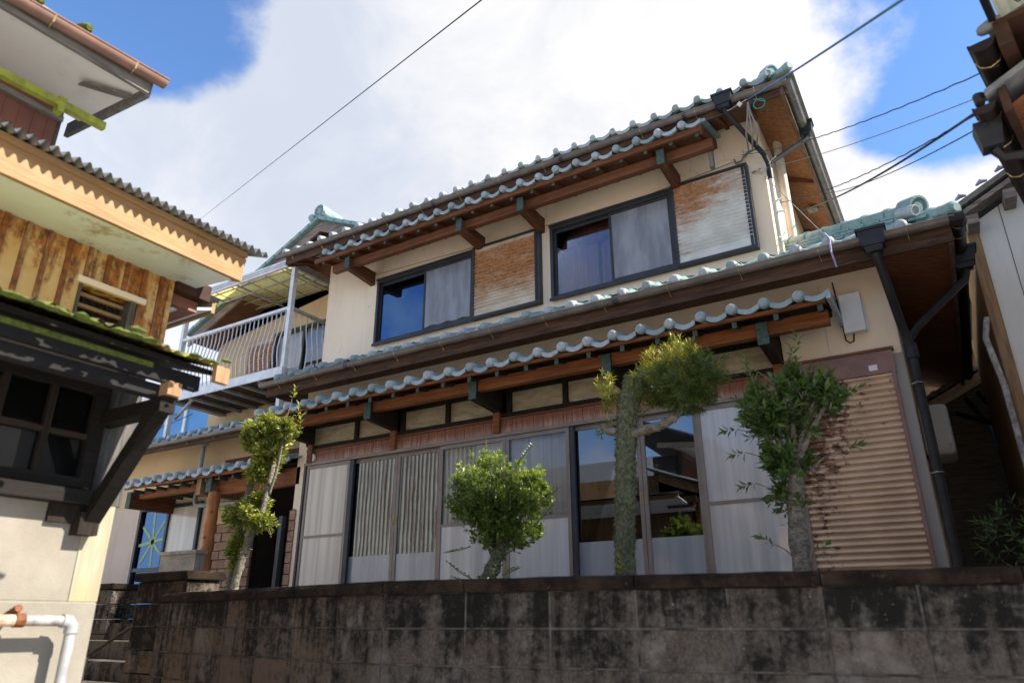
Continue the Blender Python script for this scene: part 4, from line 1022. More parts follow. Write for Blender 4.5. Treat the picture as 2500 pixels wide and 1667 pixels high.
# ------------------------------------------------------------------ the old house on the left
LH = thing('rendered_house', 'old house with rusty painted sheet wall, mossy awning and rendered base', 'house', loc=(-6, 0, -1.5))
LX, LC = -4.2, 2.37
wall = MB()
for r in wall_rects(-6, LC-.16, .1, 1.45, [(.55, 2.19, .69, 1.29)]): wall.box(LX-.12, LX, r[0], r[1], r[2], r[3])
wall.build('wall', 'render_wall', LH)
MB().box(LX-.12, LX+.012, -6, LC, -1.5, .098).build('plinth', 'render_wall', LH, bevel=.01)
MB().box(LX-.14, LX+.006, LC-.158, LC, .099, 1.5).build('corner_board', 'algae_board', LH)
MB().sheet(lambda a, t: (lerp(-15, -9.4, a), LC+.009*math.sin(2*math.pi*a*44), lerp(-1.5, 5.0, t)), 700, 1).build('rear_wall', 'rust_sheet', LH, smooth='all')
MB().box(-9.399, LX-.141, LC-.03, LC, -1.5, 1.95).box(-9.399, -5.0, LC-.03, LC, 1.95, 2.7).build('rear_wall', 'wood_tan_z', LH)
MB().box(-7.2, -6.4, LC, LC+.04, .4, 1.5).build('rear_window', 'sash_dark', LH)
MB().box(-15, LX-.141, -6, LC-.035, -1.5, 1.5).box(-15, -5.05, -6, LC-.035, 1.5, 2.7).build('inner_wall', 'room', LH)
win = part('window', LH, (LX, 1.5, .7))
b = MB().box(LX-.03, LX+.05, .55, .61, .69, 1.29).box(LX-.03, LX+.05, 2.11, 2.19, .69, 1.29).box(LX-.03, LX+.05, .61, 2.11, 1.235, 1.29).box(LX-.03, LX+.05, .61, 2.11, .69, .745)
b.build('window_frame', 'wood_wet', win)
for y in (.86, 1.12, 1.38, 1.635, 1.885): MB().box(LX-.01, LX+.035, y-.018, y+.018, .745, 1.235).build('glazing_bar', 'wood_dark', win)
MB().box(LX-.008, LX+.033, .61, 2.11, .965, .995).build('glazing_bar', 'wood_dark_y', win)
MB().box(LX, LX+.005, .61, 2.11, .745, 1.235).build('pane', 'glass_thin', win)
MB().box(LX-.02, LX+.11, .40, 2.215, .60, .675).build('sill', 'wood_wet', win)
MB().box(LX-.10, LX-.06, .5, 2.2, .65, 1.35).build('blind', 'room', win)  # dark sheet standing in for the shade inside the window
MB().box(LX-.02, LX+.03, 2.0, 2.215, .50, .60).build('sill_block', 'wood_dark', win)
# mossy awning
aw = part('awning', LH, (-3.8, 1, 1.4))
AZ = 1.36
def awn(a, t):
    y = lerp(-3.5, 2.44, a); x = lerp(-3.42, LX, t)
    return (x+.02*math.sin(y*23)*(1-t), y, AZ+.24*t+.012*math.sin(2*math.pi*y/.075)-.012*math.sin(y*3.1))
MB().sheet(awn, 900, 3).build('awning_sheet', 'roof_old', aw, smooth='all')
v = []; 
for i in range(420):
    y = random.uniform(-3.4, 2.40); x = -3.46+random.expovariate(12); 
    if random.random() < .5 + .4*math.sin(y*5): v.append((x, y, AZ+.012+.24*(x+3.45)/-.75, random.uniform(.012, .035)))
ms = MB()
for x, y, z, q in v:
    n = 6
    ring = [(x+q*math.cos(k*math.pi/3)*random.uniform(.7, 1.2), y+q*1.5*math.sin(k*math.pi/3)*random.uniform(.7, 1.2), z-.006) for k in range(n)]
    ms.add(ring+[(x, y, z+q*.55)], [(k, (k+1) % n, n) for k in range(n)])
ms.build('moss', 'moss', aw, smooth='all', kind='stuff')
MB().hexa([(-3.50, -3.5, AZ-.05), (LX, -3.5, AZ+.16), (LX, 2.40, AZ+.16), (-3.50, 2.40, AZ-.05), (-3.50, -3.5, AZ-.02), (LX, -3.5, AZ+.19), (LX, 2.40, AZ+.19), (-3.50, 2.40, AZ-.02)]).build('awning_board', 'wood_wet', aw)
MB().box(-3.61, -3.565, -3.5, 2.36, AZ-.14, AZ-.055).build('awning_fascia', 'black', aw)
MB().box(-3.565, -3.55, -3.5, 2.06, AZ-.085, AZ-.06).build('awning_edge', 'moss', aw)
MB().box(-3.70, -3.62, -3.5, 2.25, 1.145, 1.215).build('purlin', 'black', aw)
MB().box(-3.62, -3.54, 2.16, 2.24, 1.15, 1.225).build('purlin_end', 'wood_tan_z', aw)
MB().box(-3.47, -3.43, 2.362, 2.45, AZ-.10, AZ-.005).build('purlin_end', 'wood_tan_z', aw)
for y in (.1, 2.2):
    MB().box(LX, -3.58, y-.045, y+.045, 1.06, 1.14).build('bracket_arm', 'wood_wet', aw)
    MB().bar((-3.60, y+.01, 1.17), (LX+.06, y+.01, .53), .075, .085, (0, 1, 0)).build('bracket_brace', 'wood_wet', aw)
    MB().box(LX, LX+.09, y-.06, y+.05, .44, .56).build('bracket_foot', 'wood_dark', aw)
MB().box(LX-.10, LX+.008, 2.215, LC+.03, .62, 1.501).build('upright', 'wood_grey_z', LH)
# rusty wall above with standing seams
rw = part('sheet_wall', LH, (LX, 1, 1.8))
RC = 2.45
for r in wall_rects(-6, RC, 1.502, 2.22, [(1.90, 2.22, 1.50, 1.875)]): pass
b = MB()
for r in wall_rects(-6, RC, 1.502, 2.22, [(1.90, 2.22, 1.503, 1.875)]): b.box(LX-.08, LX+.004, r[0], r[1], r[2], r[3])
b.build('wall', 'rust_wall', rw)
y = -2.0
while y < RC:
    if not (1.88 < y < 2.24): MB().box(LX+.004, LX+.018, y, y+.028, 1.502, 2.2).build('seam', 'rust_seam', rw)
    else: MB().box(LX+.004, LX+.018, y, y+.028, 1.93, 2.2).build('seam', 'rust_seam', rw)
    y += .118
MB().box(LX+.004, LX+.022, RC-.02, RC+.012, 1.5, 2.2).build('corner_flashing', 'rust_wall', rw)
MB().box(LX-.02, LX+.035, 1.86, 2.29, 1.876, 1.915).build('lintel', 'plaster', rw)
for y0, y1 in ((1.885, 1.90), (2.20, 2.235)): MB().box(LX-.10, LX+.02, y0, y1, 1.50, 1.875).build('vent_jamb', 'wood_grey_z', rw)
MB().box(LX-.12, LX-.09, 1.9, 2.2, 1.5, 1.875).build('vent_back', 'black', rw)
for z in (1.52, 1.60, 1.68, 1.76, 1.83): MB().box(LX-.075, LX-.05, 1.901, 2.199, z, z+.022).build('vent_slat', 'wood_tan', rw)
for i in range(12): MB().bar((LX-.08, 1.90+i*.05, 1.51), (LX-.08, 1.80+i*.05, 1.86), .012, .01).build('lattice_bar', 'wood_dark', rw)
# corrugated main eave
ev = part('eave', LH, (-3.8, 1, 2.2))
EY1 = 2.62
MB().hexa([(-3.72, -4, 2.08), (LX, -4, 2.18), (LX-.6, EY1-.02, 2.18), (-3.72, EY1-.02, 2.08), (-3.72, -4, 2.10), (LX, -4, 2.2), (LX-.6, EY1-.02, 2.2), (-3.72, EY1-.02, 2.10)]).build('soffit_panel', 'soffit_peel', ev)
MB().box(-3.72, -3.69, -4, EY1, 2.06, 2.225).build('fascia_board', 'wood_tan', ev)
MB().box(-3.70, -3.665, -4, EY1, 2.226, 2.262).build('fascia_board', 'wood_tan', ev)
MB().bar((-3.72, EY1, 2.15), (-4.9, EY1, 2.60), .03, .16).build('verge_board', 'wood_tan_z', ev)
MB().sheet(lambda a, t: (lerp(-3.59, -5.2, t), lerp(-4, EY1+.10, a), 2.265+.36*1.61*t+.02*math.sin(2*math.pi*lerp(-4, EY1+.1, a)/.056)), 1300, 1).build('corrugated_sheet', 'corrugate_grey', ev, smooth='all')
MB().sheet(lambda a, t: (lerp(-3.592, -5.2, t), lerp(-4, EY1+.10, a), 2.256+.36*1.61*t+.02*math.sin(2*math.pi*lerp(-4, EY1+.1, a)/.056)), 1300, 1).build('corrugated_sheet', 'corrugate_grey', ev, smooth='all')
# lean-to at the back corner
MB().box(-4.75, -4.15, RC+.013, 2.72, 2.06, 2.175).build('beam_end', 'wood_brown_dk', ev)
MB().box(-4.75, -4.22, RC+.013, 2.68, 1.98, 2.055).build('beam_end', 'siding_red', ev)
MB().hexa([(-7, RC+.02, 1.93), (-4.24, RC+.02, 1.93), (-4.42, 2.92, 2.14), (-7, 2.92, 2.14), (-7, RC+.02, 1.95), (-4.24, RC+.02, 1.95), (-4.42, 2.92, 2.16), (-7, 2.92, 2.16)]).build('lean_to_soffit', 'soffit_peel', ev)
MB().box(-7, -4.42, 2.921, 2.95, 2.12, 2.20).build('fascia_board', 'wood_tan', ev)
MB().sheet(lambda a, t: (lerp(-7, -4.38, a), lerp(2.35, 2.99, t), 2.235+.01*math.sin(2*math.pi*lerp(-7, -4.38, a)/.06)), 400, 1).build('corrugated_sheet', 'corrugate_grey', ev, smooth='all')
# upper storey
up = part('upper_storey', LH, (-4.8, 1, 3))
TX, TC = -4.7, 1.735
MB().box(TX-.1, TX, -4, TC, 2.4, 3.28).build('wall', 'siding_red', up)
y = -3.0
while y < TC-.02: MB().box(TX, TX+.008, y, y+.012, 2.4, 3.2).build('siding_rib', 'siding_red', up); y += .085
MB().box(TX-.08, TX+.012, TC, TC+.02, 2.4, 3.25).build('corner_trim', 'wood_grey_z', up)
MB().box(TX-.6, TX-.101, TC-.3, TC+.05, 2.4, 3.2).build('rear_trim', 'wood_grey_z', up)
MB().box(TX, TX+.03, -4, TC+.02, 3.16, 3.20).build('wall_plate', 'wood_grey', up)
MB().hexa([(-4.06, -4, 3.17), (TX, -4, 3.26), (TX-.1, 1.90, 3.32), (-4.06, 1.93, 3.29), (-4.06, -4, 3.19), (TX, -4, 3.28), (TX-.1, 1.90, 3.34), (-4.06, 1.93, 3.31)]).build('soffit_panel', 'plaster_white', up)
MB().hexa([(-4.35, 1.66, 3.255), (-4.28, 1.66, 3.245), (-4.16, 1.92, 3.265), (-4.24, 1.92, 3.275), (-4.35, 1.66, 3.27), (-4.28, 1.66, 3.26), (-4.16, 1.92, 3.28), (-4.24, 1.92, 3.29)]).build('soffit_batten', 'wood_grey', up)
MB().hexa([(-4.06, -4, 3.05), (-4.03, -4, 3.05), (-4.03, 1.95, 3.255), (-4.06, 1.95, 3.255), (-4.06, -4, 3.165), (-4.03, -4, 3.165), (-4.03, 1.95, 3.36), (-4.06, 1.95, 3.36)]).build('fascia_board', 'wood_grey', up)
MB().bar((-4.05, 1.96, 3.30), (TX-.4, 1.96, 3.40), .03, .11).build('verge_board', 'wood_grey', up)
g = MB(); n = 10
ga, gb = Vector((-3.985, -2.2, 3.02)), Vector((-3.985, 2.02, 3.375))
g.sheet(lambda s_, t: tuple(ga.lerp(gb, s_)+Vector((.045*math.cos(math.pi*t), 0, -.05*math.sin(math.pi*t)))), 6, n).tube([ga+Vector((.045, 0, 0)), gb+Vector((.045, 0, 0))], .007, 6)
g.add([gb+Vector((.045*math.cos(math.pi*k/n), 0, -.05*math.sin(math.pi*k/n))) for k in range(n+1)], [tuple(range(n+1))])
g.build('gutter', 'gutter_brown', up, smooth=True)
for y in (1.30, 1.80): 
    z = 3.02+(y+2.2)/4.22*.355; MB().tube([(-3.94, y, z), (-3.955, y, z-.045), (-3.985, y, z-.056), (-4.02, y+.01, z-.05)], .007, 5).build('gutter_hook', 'brass', up)
for y in (.95, 1.22, 1.50):
    z = 3.10+(y+2.2)/4.22*.355; MB().tube([(-3.98, y, z), (-4.04, y, z+.02), (-4.4, y, z+.16)], [.02, .038, .038], 10).build('roof_tile', 'moss', up, smooth=True)
MB().hexa([(-4.02, -4, 3.20), (-4.02, 1.95, 3.38), (-7, 1.95, 4.6), (-7, -4, 4.4), (-4.02, -4, 3.23), (-4.02, 1.95, 3.41), (-7, 1.95, 4.63), (-7, -4, 4.43)]).build('roof_slope', 'tile_dark', up)
MB().bar((-4.35, -1.5, 2.93), (-4.35, 1.875, 3.065), .045, .05).build('painted_pole', 'pole_paint', up)
MB().box(-4.385, -4.325, 1.575, 1.615, 2.99, 3.10).build('pole_hanger', 'pole_paint', up)
# water pipe on the plinth
MB().tube([(-4.06, .3, .005), (-4.06, 1.90, .002)], .028, 12).build('water_pipe', 'pipe_orange', LH, smooth=True)
MB().tube([(-4.06, 1.885, .002), (-4.06, 2.15, .0)], .026, 12).build('water_pipe', 'pipe_white', LH, smooth=True)
MB().tube([(-4.06, 2.13, .0), (-4.06, 2.165, -.004), (-4.06, 2.185, -.025), (-4.06, 2.187, -.06)], .034, 12).build('pipe_elbow', 'pipe_grey', LH, smooth=True)
MB().tube([(-4.06, 2.187, -.05), (-4.06, 2.19, -1.4)], .028, 12).build('water_pipe', 'pipe_grey', LH, smooth=True)
MB().tube([(-4.06, 1.90, .003), (-4.06, 1.945, .003)], .035, 10).build('pipe_coupling', 'wood_red', LH, smooth=True)
MB().tube([(-4.19, 1.92, .02), (-4.08, 1.92, .06)], .02, 8).build('pipe_bracket', 'wood_red', LH)

# ------------------------------------------------------------------ house crowding in on the right
RH = thing('brown_eaved_house', 'dark eave with brown gutters and cream corrugated canopy sheet overhead', 'house', loc=(2.5, 6, -1.5))
RO = Vector((.572, 4.168, 0)); re = Vector((.2188, .9758, 0)); rn = Vector((-.9758, .2188, 0))
def RP(a, o, z): return RO+re*a+rn*o+Vector((0, 0, z))
def rbox(a0, a1, o0, o1, z0, z1): 
    return MB().hexa([RP(a0, o0, z0), RP(a1, o0, z0), RP(a1, o1, z0), RP(a0, o1, z0), RP(a0, o0, z1), RP(a1, o0, z1), RP(a1, o1, z1), RP(a0, o1, z1)])
gutter_line(RH, RP(0, 0, 2.70), RP(4.2, 0, 2.66), .055, 'gutter_dark', hook_at=(.03, .1, .2))
gutter_line(RH, RP(-.10, -.08, 3.04), RP(.46, -.08, 3.02), .065, 'gutter_dark', hook_at=(.3, .8))
rbox(.0, 4.2, -.12, -.08, 2.60, 2.78).build('fascia_board', 'wood_brown_dk', RH)
MB().hexa([RP(.05, -.75, 2.92), RP(4.2, -.75, 2.92), RP(4.2, -.12, 2.64), RP(.05, -.12, 2.64), RP(.05, -.75, 2.95), RP(4.2, -.75, 2.95), RP(4.2, -.12, 2.67), RP(.05, -.12, 2.67)]).build('soffit_board', 'wood_red', RH)
MB().hexa([RP(-.02, -.75, 3.02), RP(4.2, -.75, 3.02), RP(4.2, -.02, 2.74), RP(-.02, -.02, 2.74), RP(-.02, -.75, 3.06), RP(4.2, -.75, 3.06), RP(4.2, -.02, 2.78), RP(-.02, -.02, 2.78)]).build('roof_slope', 'tile_dark', RH)
rbox(-.10, .47, -.22, -.15, 2.95, 3.12).build('fascia_board', 'wood_brown_dk', RH)
rbox(-.10, .47, -.75, -.16, 3.10, 3.13).build('soffit_board', 'wood_brown_dk', RH)
rbox(.47, .50, -.75, -.14, 2.8, 3.12).build('end_board', 'wood_brown_dk', RH)
rbox(.1, 6, -.80, -.70, -1.5, 3.0).build('wall', 'plaster_white', RH)
rbox(1.2, 6.2, -4.2, -.81, -1.5, 5.0).build('shading_wall', 'plaster_white', RH)  # unseen upper storey, added to shade the garden trees
MB().prism([RP(1.1, -.6, 4.95), RP(1.1, -4.4, 4.95), RP(1.1, -2.5, 6.4)], re*5.3).build('shading_roof', 'tile_dark', RH)  # unseen roof, ridge height set by the shadow wanted on the trees
MB().tube([RP(.30, -.06, 2.95), RP(.24, -.0, 2.90), RP(.10, .015, 2.83), RP(.02, .02, 2.78), RP(.01, .015, 2.72)], .026, 10).build('rain_pipe', 'pipe_dark', RH, smooth=True)
b = MB(); c0 = RP(.16, .03, 2.60)
b.hexa([c0+Vector(q) for q in ((-.05, -.05, -.1), (.05, -.05, -.1), (.05, .05, -.1), (-.05, .05, -.1), (-.07, -.07, .06), (.07, -.07, .06), (.07, .07, .06), (-.07, .07, .06))]).build('rain_hopper', 'hopper', RH)
MB().tube([RP(.16, .03, 2.50), RP(.20, .0, 2.45), RP(.45, -.6, 2.40)], .028, 10).build('rain_pipe', 'pipe_dark', RH, smooth=True)
MB().tube([RP(-.05, -.07, 3.14), RP(-.05, -.085, 3.14), RP(-.05, -.13, 3.145), RP(-.05, -.2, 3.15)], [.015, .03, .04, .036], 12).build('ridge_tile', 'tile_dark', RH, smooth=True)
MB().tube([RP(-.02, -.12, 3.12), RP(-.02, -.2, 3.14), RP(-.02, -.35, 3.17)], [.02, .04, .04], 10).build('ridge_tile', 'tile_dark', RH, smooth=True)
rbox(-2.0, .62, -.175, -.14, 3.14, 3.27).build('canopy_edge', 'black', RH)
MB().sheet(lambda a, t: tuple(RP(lerp(-2, .42, t), lerp(-1.6, -.18, a), 3.27+.010*math.sin(lerp(0, 1.36, a)*2*math.pi/.048))), 320, 1).build('canopy_sheet', 'cream_sheet', RH, smooth='all')
rbox(.12, .16, -1.6, -.18, 3.215, 3.255).build('canopy_batten', 'wood_brown_dk', RH)
rbox(-1.0, -.96, -1.6, -.18, 3.215, 3.255).build('canopy_batten', 'wood_brown_dk', RH)
for i, z in enumerate((3.255, 3.26, 3.26)): MB().tube([RP(-.06, -.27-.04*i, z-.004), RP(-.04, -.29-.04*i, z-.03), RP(-.02, -.32-.04*i, z-.004)], .004, 5).build('hook', 'black', RH)

# ------------------------------------------------------------------ white gabled house behind it
WH = thing('white_sided_house', 'white sided gabled house with brown corner board beside the tiled hip', 'house', loc=(2.5, 10, -1.5))
b = MB().prism([(.72, 8.6, -1.5), (4.3, 8.6, -1.5), (4.3, 8.6, 4.2), (2.5, 8.6, 5.05), (.72, 8.6, 4.08)], (0, 4, 0)).build('wall', 'plaster_white', WH)
MB().box(.70, .80, 8.57, 8.599, -1.5, 4.03).build('corner_board', 'wood_tan_z', WH)
MB().box(.69, .719, 8.58, 12.5, -1.5, 4.03).build('side_wall', 'wood_tan_z', WH)
MB().box(1.035, 1.041, 8.592, 8.60, -1.5, 4.25).build('joint', 'wood_grey_z', WH)
MB().bar((.62, 8.50, 4.13), (2.55, 8.50, 5.16), .22, .05).build('verge_board', 'wood_barge', WH)
MB().bar((.60, 8.44, 4.22), (2.55, 8.44, 5.26), .14, .045).build('verge_tile', 'wood_grey', WH)
MB().hexa([(.55, 8.4, 4.22), (2.5, 8.4, 5.25), (2.5, 12.6, 5.25), (.55, 12.6, 4.22), (.55, 8.4, 4.25), (2.5, 8.4, 5.28), (2.5, 12.6, 5.28), (.55, 12.6, 4.25)]).build('roof_slope', 'tile_dark', WH)
MB().hexa([(2.5, 8.4, 5.25), (4.6, 8.4, 4.2), (4.6, 12.6, 4.2), (2.5, 12.6, 5.25), (2.5, 8.4, 5.28), (4.6, 8.4, 4.23), (4.6, 12.6, 4.23), (2.5, 12.6, 5.28)]).build('roof_slope', 'tile_dark', WH)
for x, z in ((.76, 4.02), (1.14, 4.22)): MB().box(x-.06, x+.05, 8.3, 8.595, z-.05, z+.06).build('purlin_end', 'wood_barge', WH)
for x in (.70, .92, 1.12): MB().tube([(x-.05, 8.36, 4.27+(x-.6)*.53), (x, 8.36, 4.31+(x-.6)*.53), (x+.06, 8.36, 4.30+(x-.6)*.53)], [.012, .03, .012], 8).build('verge_tie', 'tape_purple', WH)
MB().tube([(.66, 8.5, 2.95), (.60, 8.45, 2.72), (.655, 8.5, 2.2), (.66, 8.5, 1.5), (.67, 8.5, .2)], .03, 8).build('duct', 'pipe_white', WH, smooth=True)
# ------------------------------------------------------------------ half timbered house at the end of the alley
TH = thing('half_timbered_house', 'dark half timbered gable with grey tiled roof at the end of the alley', 'house', loc=(1, 14, -1.5))
MB().prism([(-1.5, 13, -1.5), (3.5, 13, -1.5), (3.5, 13, 2.4), (1.03, 13, 3.62), (-1.5, 13, 2.3)], (0, 4, 0)).build('wall', 'siding_dark', TH)
for a, c in (((.28, 3.02), (1.6, 2.33)), ((.45, 3.25), (.62, 2.86)), ((.62, 3.3), (1.02, 2.68)), ((.90, 3.42), (1.06, 2.68)), ((1.4, 3.1), (1.08, 2.68)), ((.9, 2.6), (.95, -1))):
    MB().bar((a[0], 12.97, a[1]), (c[0], 12.97, c[1]), .06, .09, (0, 1, 0)).build('timber', 'wood_dark', TH)
for x1, z1 in ((-1.7, 2.32), (3.7, 2.3)):
    MB().bar((1.03, 12.8, 3.66), (x1, 12.8, z1), .3, .10).build('verge_board', 'plaster_pink', TH)
    MB().bar((1.03, 14.4, 3.78), (x1, 14.4, z1+.12), 3.6, .05).build('roof_slope', 'tile_dark', TH)
for i in range(14): x = 1.0-i*.16; MB().tube([(x, 12.62, 3.78-(1.03-x)*.49), (x-.0, 12.9, 3.80-(1.03-x)*.49)], .05, 8).build('verge_tile', 'tile_dark', TH)
MB().tube([(.70, 12.9, 2.75), (.80, 12.9, 1.9)], .05, 8).build('drain_pipe', 'blue_panel', TH)
OH = thing('ochre_house', 'ochre walled house with dark eave above the half timbered gable', 'house', loc=(1, 17, -1.5))
MB().box(-2.5, 5, 16, 20, -1.5, 5.0).build('wall', 'wood_tan_z', OH)
MB().bar((-2.5, 15.6, 6.6), (5, 15.6, 2.9), .9, .12).build('verge_board', 'wood_barge', OH)
MB().box(-2.5, 5, 16.2, 19.8, 5.0, 6.8).build('gable_wall', 'plaster_white', OH)
AH = thing('alley_house', 'dark grey eave over the alley between the cream and white houses', 'house', loc=(.9, 11.5, -1.5))
MB().hexa([(.35, 10.5, 4.35), (.75, 10.5, 4.35), (1.6, 10.5, 3.1), (1.25, 10.5, 3.05), (.35, 12, 4.35), (.75, 12, 4.35), (1.6, 12, 3.1), (1.25, 12, 3.05)]).build('eave', 'gutter_dark', AH)
MB().box(1.7, 2.4, 10.6, 12, -1.5, 3.2).build('wall', 'siding_dark', AH)
# ------------------------------------------------------------------ blue building far left
BH = thing('blue_building', 'bright blue clad building seen below the balcony', 'building', loc=(-27, 18, -1.5))
MB().box(-34, -22.2, 16, 22, -1.5, 8.25).build('wall', 'blue_panel', BH)
for x in (-26.55, -26.0): MB().box(x, x+.30, 15.95, 15.999, 7.2, 8.1).build('window_strip', 'alu', BH)
MB().box(-24.75, -24.6, 15.93, 15.999, 6.6, 8.1).build('corner_trim', 'alu', BH)
MB().box(-34, -22, 15.8, 22.2, 8.251, 8.5).build('parapet', 'alu', BH)
for z in (7.35, 7.05): MB().tube([(-29, 15.8, z-.5), (-24, 15.8, z+.25)], .015, 6).build('wall_cable', 'cable', BH)
# ------------------------------------------------------------------ house across the street (seen mirrored in the doors)
SH = thing('street_house', 'brown boarded house across the street behind the viewer', 'house', loc=(-7, -6, -1.5))
MB().box(-16, 3, -14, -9, -1.5, 4.6).build('wall', 'plaster_ochre', SH)
MB().box(-16.5, 3.5, -14.4, -8.2, 4.6, 4.66).build('soffit_panel', 'plaster_white', SH)
MB().prism([(-16.6, -14.6, 4.68), (-16.6, -8.1, 4.68), (-16.6, -11.4, 6.2)], (20.2, 0, 0)).build('roof', 'tile_dark', SH)
for x in (-13, -9.5, -6, -2.5): MB().box(x-.8, x+.8, -8.998, -8.94, .3, 2.2).build('window', 'sash_dark', SH)

# ------------------------------------------------------------------ planting
def leaf_mesh(name, L):
    """L rows: pos(3) dir(3) nrm(3) len wid tone young"""
    A = np.array(L); n = len(A); p, d, u = A[:, 0:3], A[:, 3:6], A[:, 6:9]; ln, wd = A[:, 9:10], A[:, 10:11]
    d /= np.linalg.norm(d, axis=1, keepdims=True); s_ = np.cross(d, u); s_ /= np.linalg.norm(s_, axis=1, keepdims=True)+1e-9; u = np.cross(s_, d)
    V = np.stack([p, p+d*ln*.45+s_*wd*.5+u*wd*.12, p+d*ln-u*ln*.10, p+d*ln*.45-s_*wd*.5+u*wd*.12, p+d*ln*.5-u*wd*.06], 1).reshape(-1, 3)
    base = (np.arange(n)*5)[:, None, None]; F = (base+np.array([[0, 1, 4], [1, 2, 4], [2, 3, 4], [3, 0, 4]])[None]).reshape(-1, 3)
    me = bpy.data.meshes.new(name); me.from_pydata(V.tolist(), [], F.tolist()); me.update()
    at = me.attributes.new('tone', 'FLOAT_VECTOR', 'POINT')
    T = np.repeat(np.concatenate([A[:, 11:13], np.zeros((n, 1))], 1), 5, 0); at.data.foreach_set('vector', T.astype(np.float32).ravel())
    return me
def rv(): 
    v = rng.normal(size=3); return v/np.linalg.norm(v)
def shoot(out, base, d, n, ln, wd, yellow_tone=0., spread=.8, length=.08, tone=None):
    """leaves spiralling up a short twig"""
    d = np.array(d, float); d /= np.linalg.norm(d); a = np.cross(d, [.3, .5, .8]); a /= np.linalg.norm(a); b_ = np.cross(d, a)
    for i in range(n):
        t = i/max(1, n-1); th = i*2.4+rng.random()*.5
        rad = a*math.cos(th)+b_*math.sin(th); ld = d*(.35+.6*t)+rad*spread*(1-.45*t)+np.array([0, 0, -.05]); pos = np.array(base)+d*length*t
        l_ = ln*(.65+.5*rng.random())
        out.append([*pos, *ld, *(d*.8+rad*-.2+rv()*.25), l_, wd*(l_/ln), rng.random() if tone is None else float(np.clip(tone+.5*(rng.random()-.5), 0, 1)), np.clip(yellow_tone*(.4+.9*t)*(.6+.6*rng.random()), 0, 1)])
def clump_crown(out, c, e, nclump, rc, per, ln, wd, yellow_f, up=.5, nl=(5, 9), seed_inner=.35):
    """irregular crown: clumps of shoots with gaps between them and mixed leaf sizes"""
    tw = MB()
    for _ in range(nclump):
        q = rv(); q = q*(seed_inner+(1-seed_inner)*rng.random()**.5); tip = np.array(c)+q*np.array(e)*1.12; k = .7+.6*rng.random()
        L_ = rc*(1.2+1.9*rng.random()); ax = q*.9+rv()*.5+np.array([0, 0, up]); ax /= np.linalg.norm(ax); root = tip-ax*L_
        tn = rng.random(); side = rc*(.35+.5*rng.random())
        tw.tube([root+(np.array(c)-root)*.45, root, tip], [.006, .0045, .002], 4, False)
        for _ in range(int(per*(.45+rng.random()))):
            t = rng.random()**.7; w = rv(); w -= ax*w.dot(ax)*.6
            p = root+ax*L_*t+w*side*(1-.55*t)*rng.random()**.5
            d = ax*.7+w*.8+np.array([0, 0, .25])+rv()*.25
            yg = yellow_f(p, w)*(.5+.8*t)
            if rng.random() < .02: yg = 1.0
            shoot(out, p, d, int(rng.integers(*nl)), ln*k*(.6+.8*rng.random()), wd*k*(.6+.8*rng.random()), yg, .85, ln*.9, tn)
    return tw
def crown(parent, name, out, mat):
    me = leaf_mesh(name, out); me.materials.append(MATS[mat]); o = link(name, me, parent); o['kind'] = 'stuff'; return o
def trunk(parent, name, path, r0, r1, mat, n=12, wob=.12, sub=6):
    P_ = []; N = (len(path)-1)*sub
    for i in range(N+1):
        f = i/sub; k = min(int(f), len(path)-2); t = f-k; p0, p1 = path[max(k-1, 0)], path[k]; p2, p3 = path[k+1], path[min(k+2, len(path)-1)]
        P_.append([.5*((2*p1[j])+(-p0[j]+p2[j])*t+(2*p0[j]-5*p1[j]+4*p2[j]-p3[j])*t*t+(-p0[j]+3*p1[j]-3*p2[j]+p3[j])*t**3) for j in range(3)])
    rr = [lerp(r0, r1, i/N)*(1+wob*math.sin(i*1.9+r0*90)*.6+wob*random.uniform(-.5, .5)) for i in range(N+1)]
    return MB().tube(P_, rr, n).build(name, mat, parent, smooth='all'), P_, rr
def flakes(out, P_, rr, n, ln, wd, yellow_tone=.1, lift=.5):
    for _ in range(n):
        f = rng.random()*(len(P_)-1); k = int(f); t = f-k; p = np.array(P_[k])*(1-t)+np.array(P_[k+1])*t; ax = np.array(P_[k+1])-np.array(P_[k]); ax /= np.linalg.norm(ax)
        r = rv(); r -= ax*r.dot(ax); r /= np.linalg.norm(r); r0 = rr[k]*(1-t)+rr[k+1]*t
        out.append([*(p+r*r0*.97), *(r*lift+rv()*.7+ax*.2), *(r+rv()*.4), ln*(.5+rng.random()), wd*(.5+rng.random()), rng.random(), yellow_tone*rng.random()*2])

# 1: twin stemmed tree smothered in climber by the entrance
T1 = thing('climber_tree', 'twin stemmed lichened tree with sunlit yellow green climbing leaves by the entrance', 'tree', loc=(-6.95, 5.4, .02))
_, pa, ra = trunk(T1, 'trunk', [(-7.0, 5.4, -.05), (-6.98, 5.4, .5), (-6.96, 5.42, 1.0), (-6.90, 5.42, 1.5), (-6.80, 5.4, 2.0)], .055, .035, 'bark')
_, pb, rb = trunk(T1, 'trunk', [(-6.92, 5.38, -.05), (-6.86, 5.36, .40), (-6.73, 5.35, .80), (-6.58, 5.36, 1.1), (-6.52, 5.38, 1.5), (-6.50, 5.4, 1.95)], .050, .022, 'bark')
_, pc, rc_ = trunk(T1, 'limb', [(-6.52, 5.38, 1.3), (-6.38, 5.35, 1.65), (-6.36, 5.35, 2.0)], .018, .01, 'bark')
_, pd, rd = trunk(T1, 'limb', [(-6.40, 5.33, 1.9), (-6.30, 5.33, 2.2), (-6.26, 5.33, 2.36)], .010, .004, 'bark')
out = []; flakes(out, pa, ra, 900, .022, .014, .25); flakes(out, pb, rb, 420, .018, .012, .25); crown(T1, 'lichen', out, 'leaf_moss')
out = []
yf = lambda p, w: .9 if rng.random() < .45 else .3
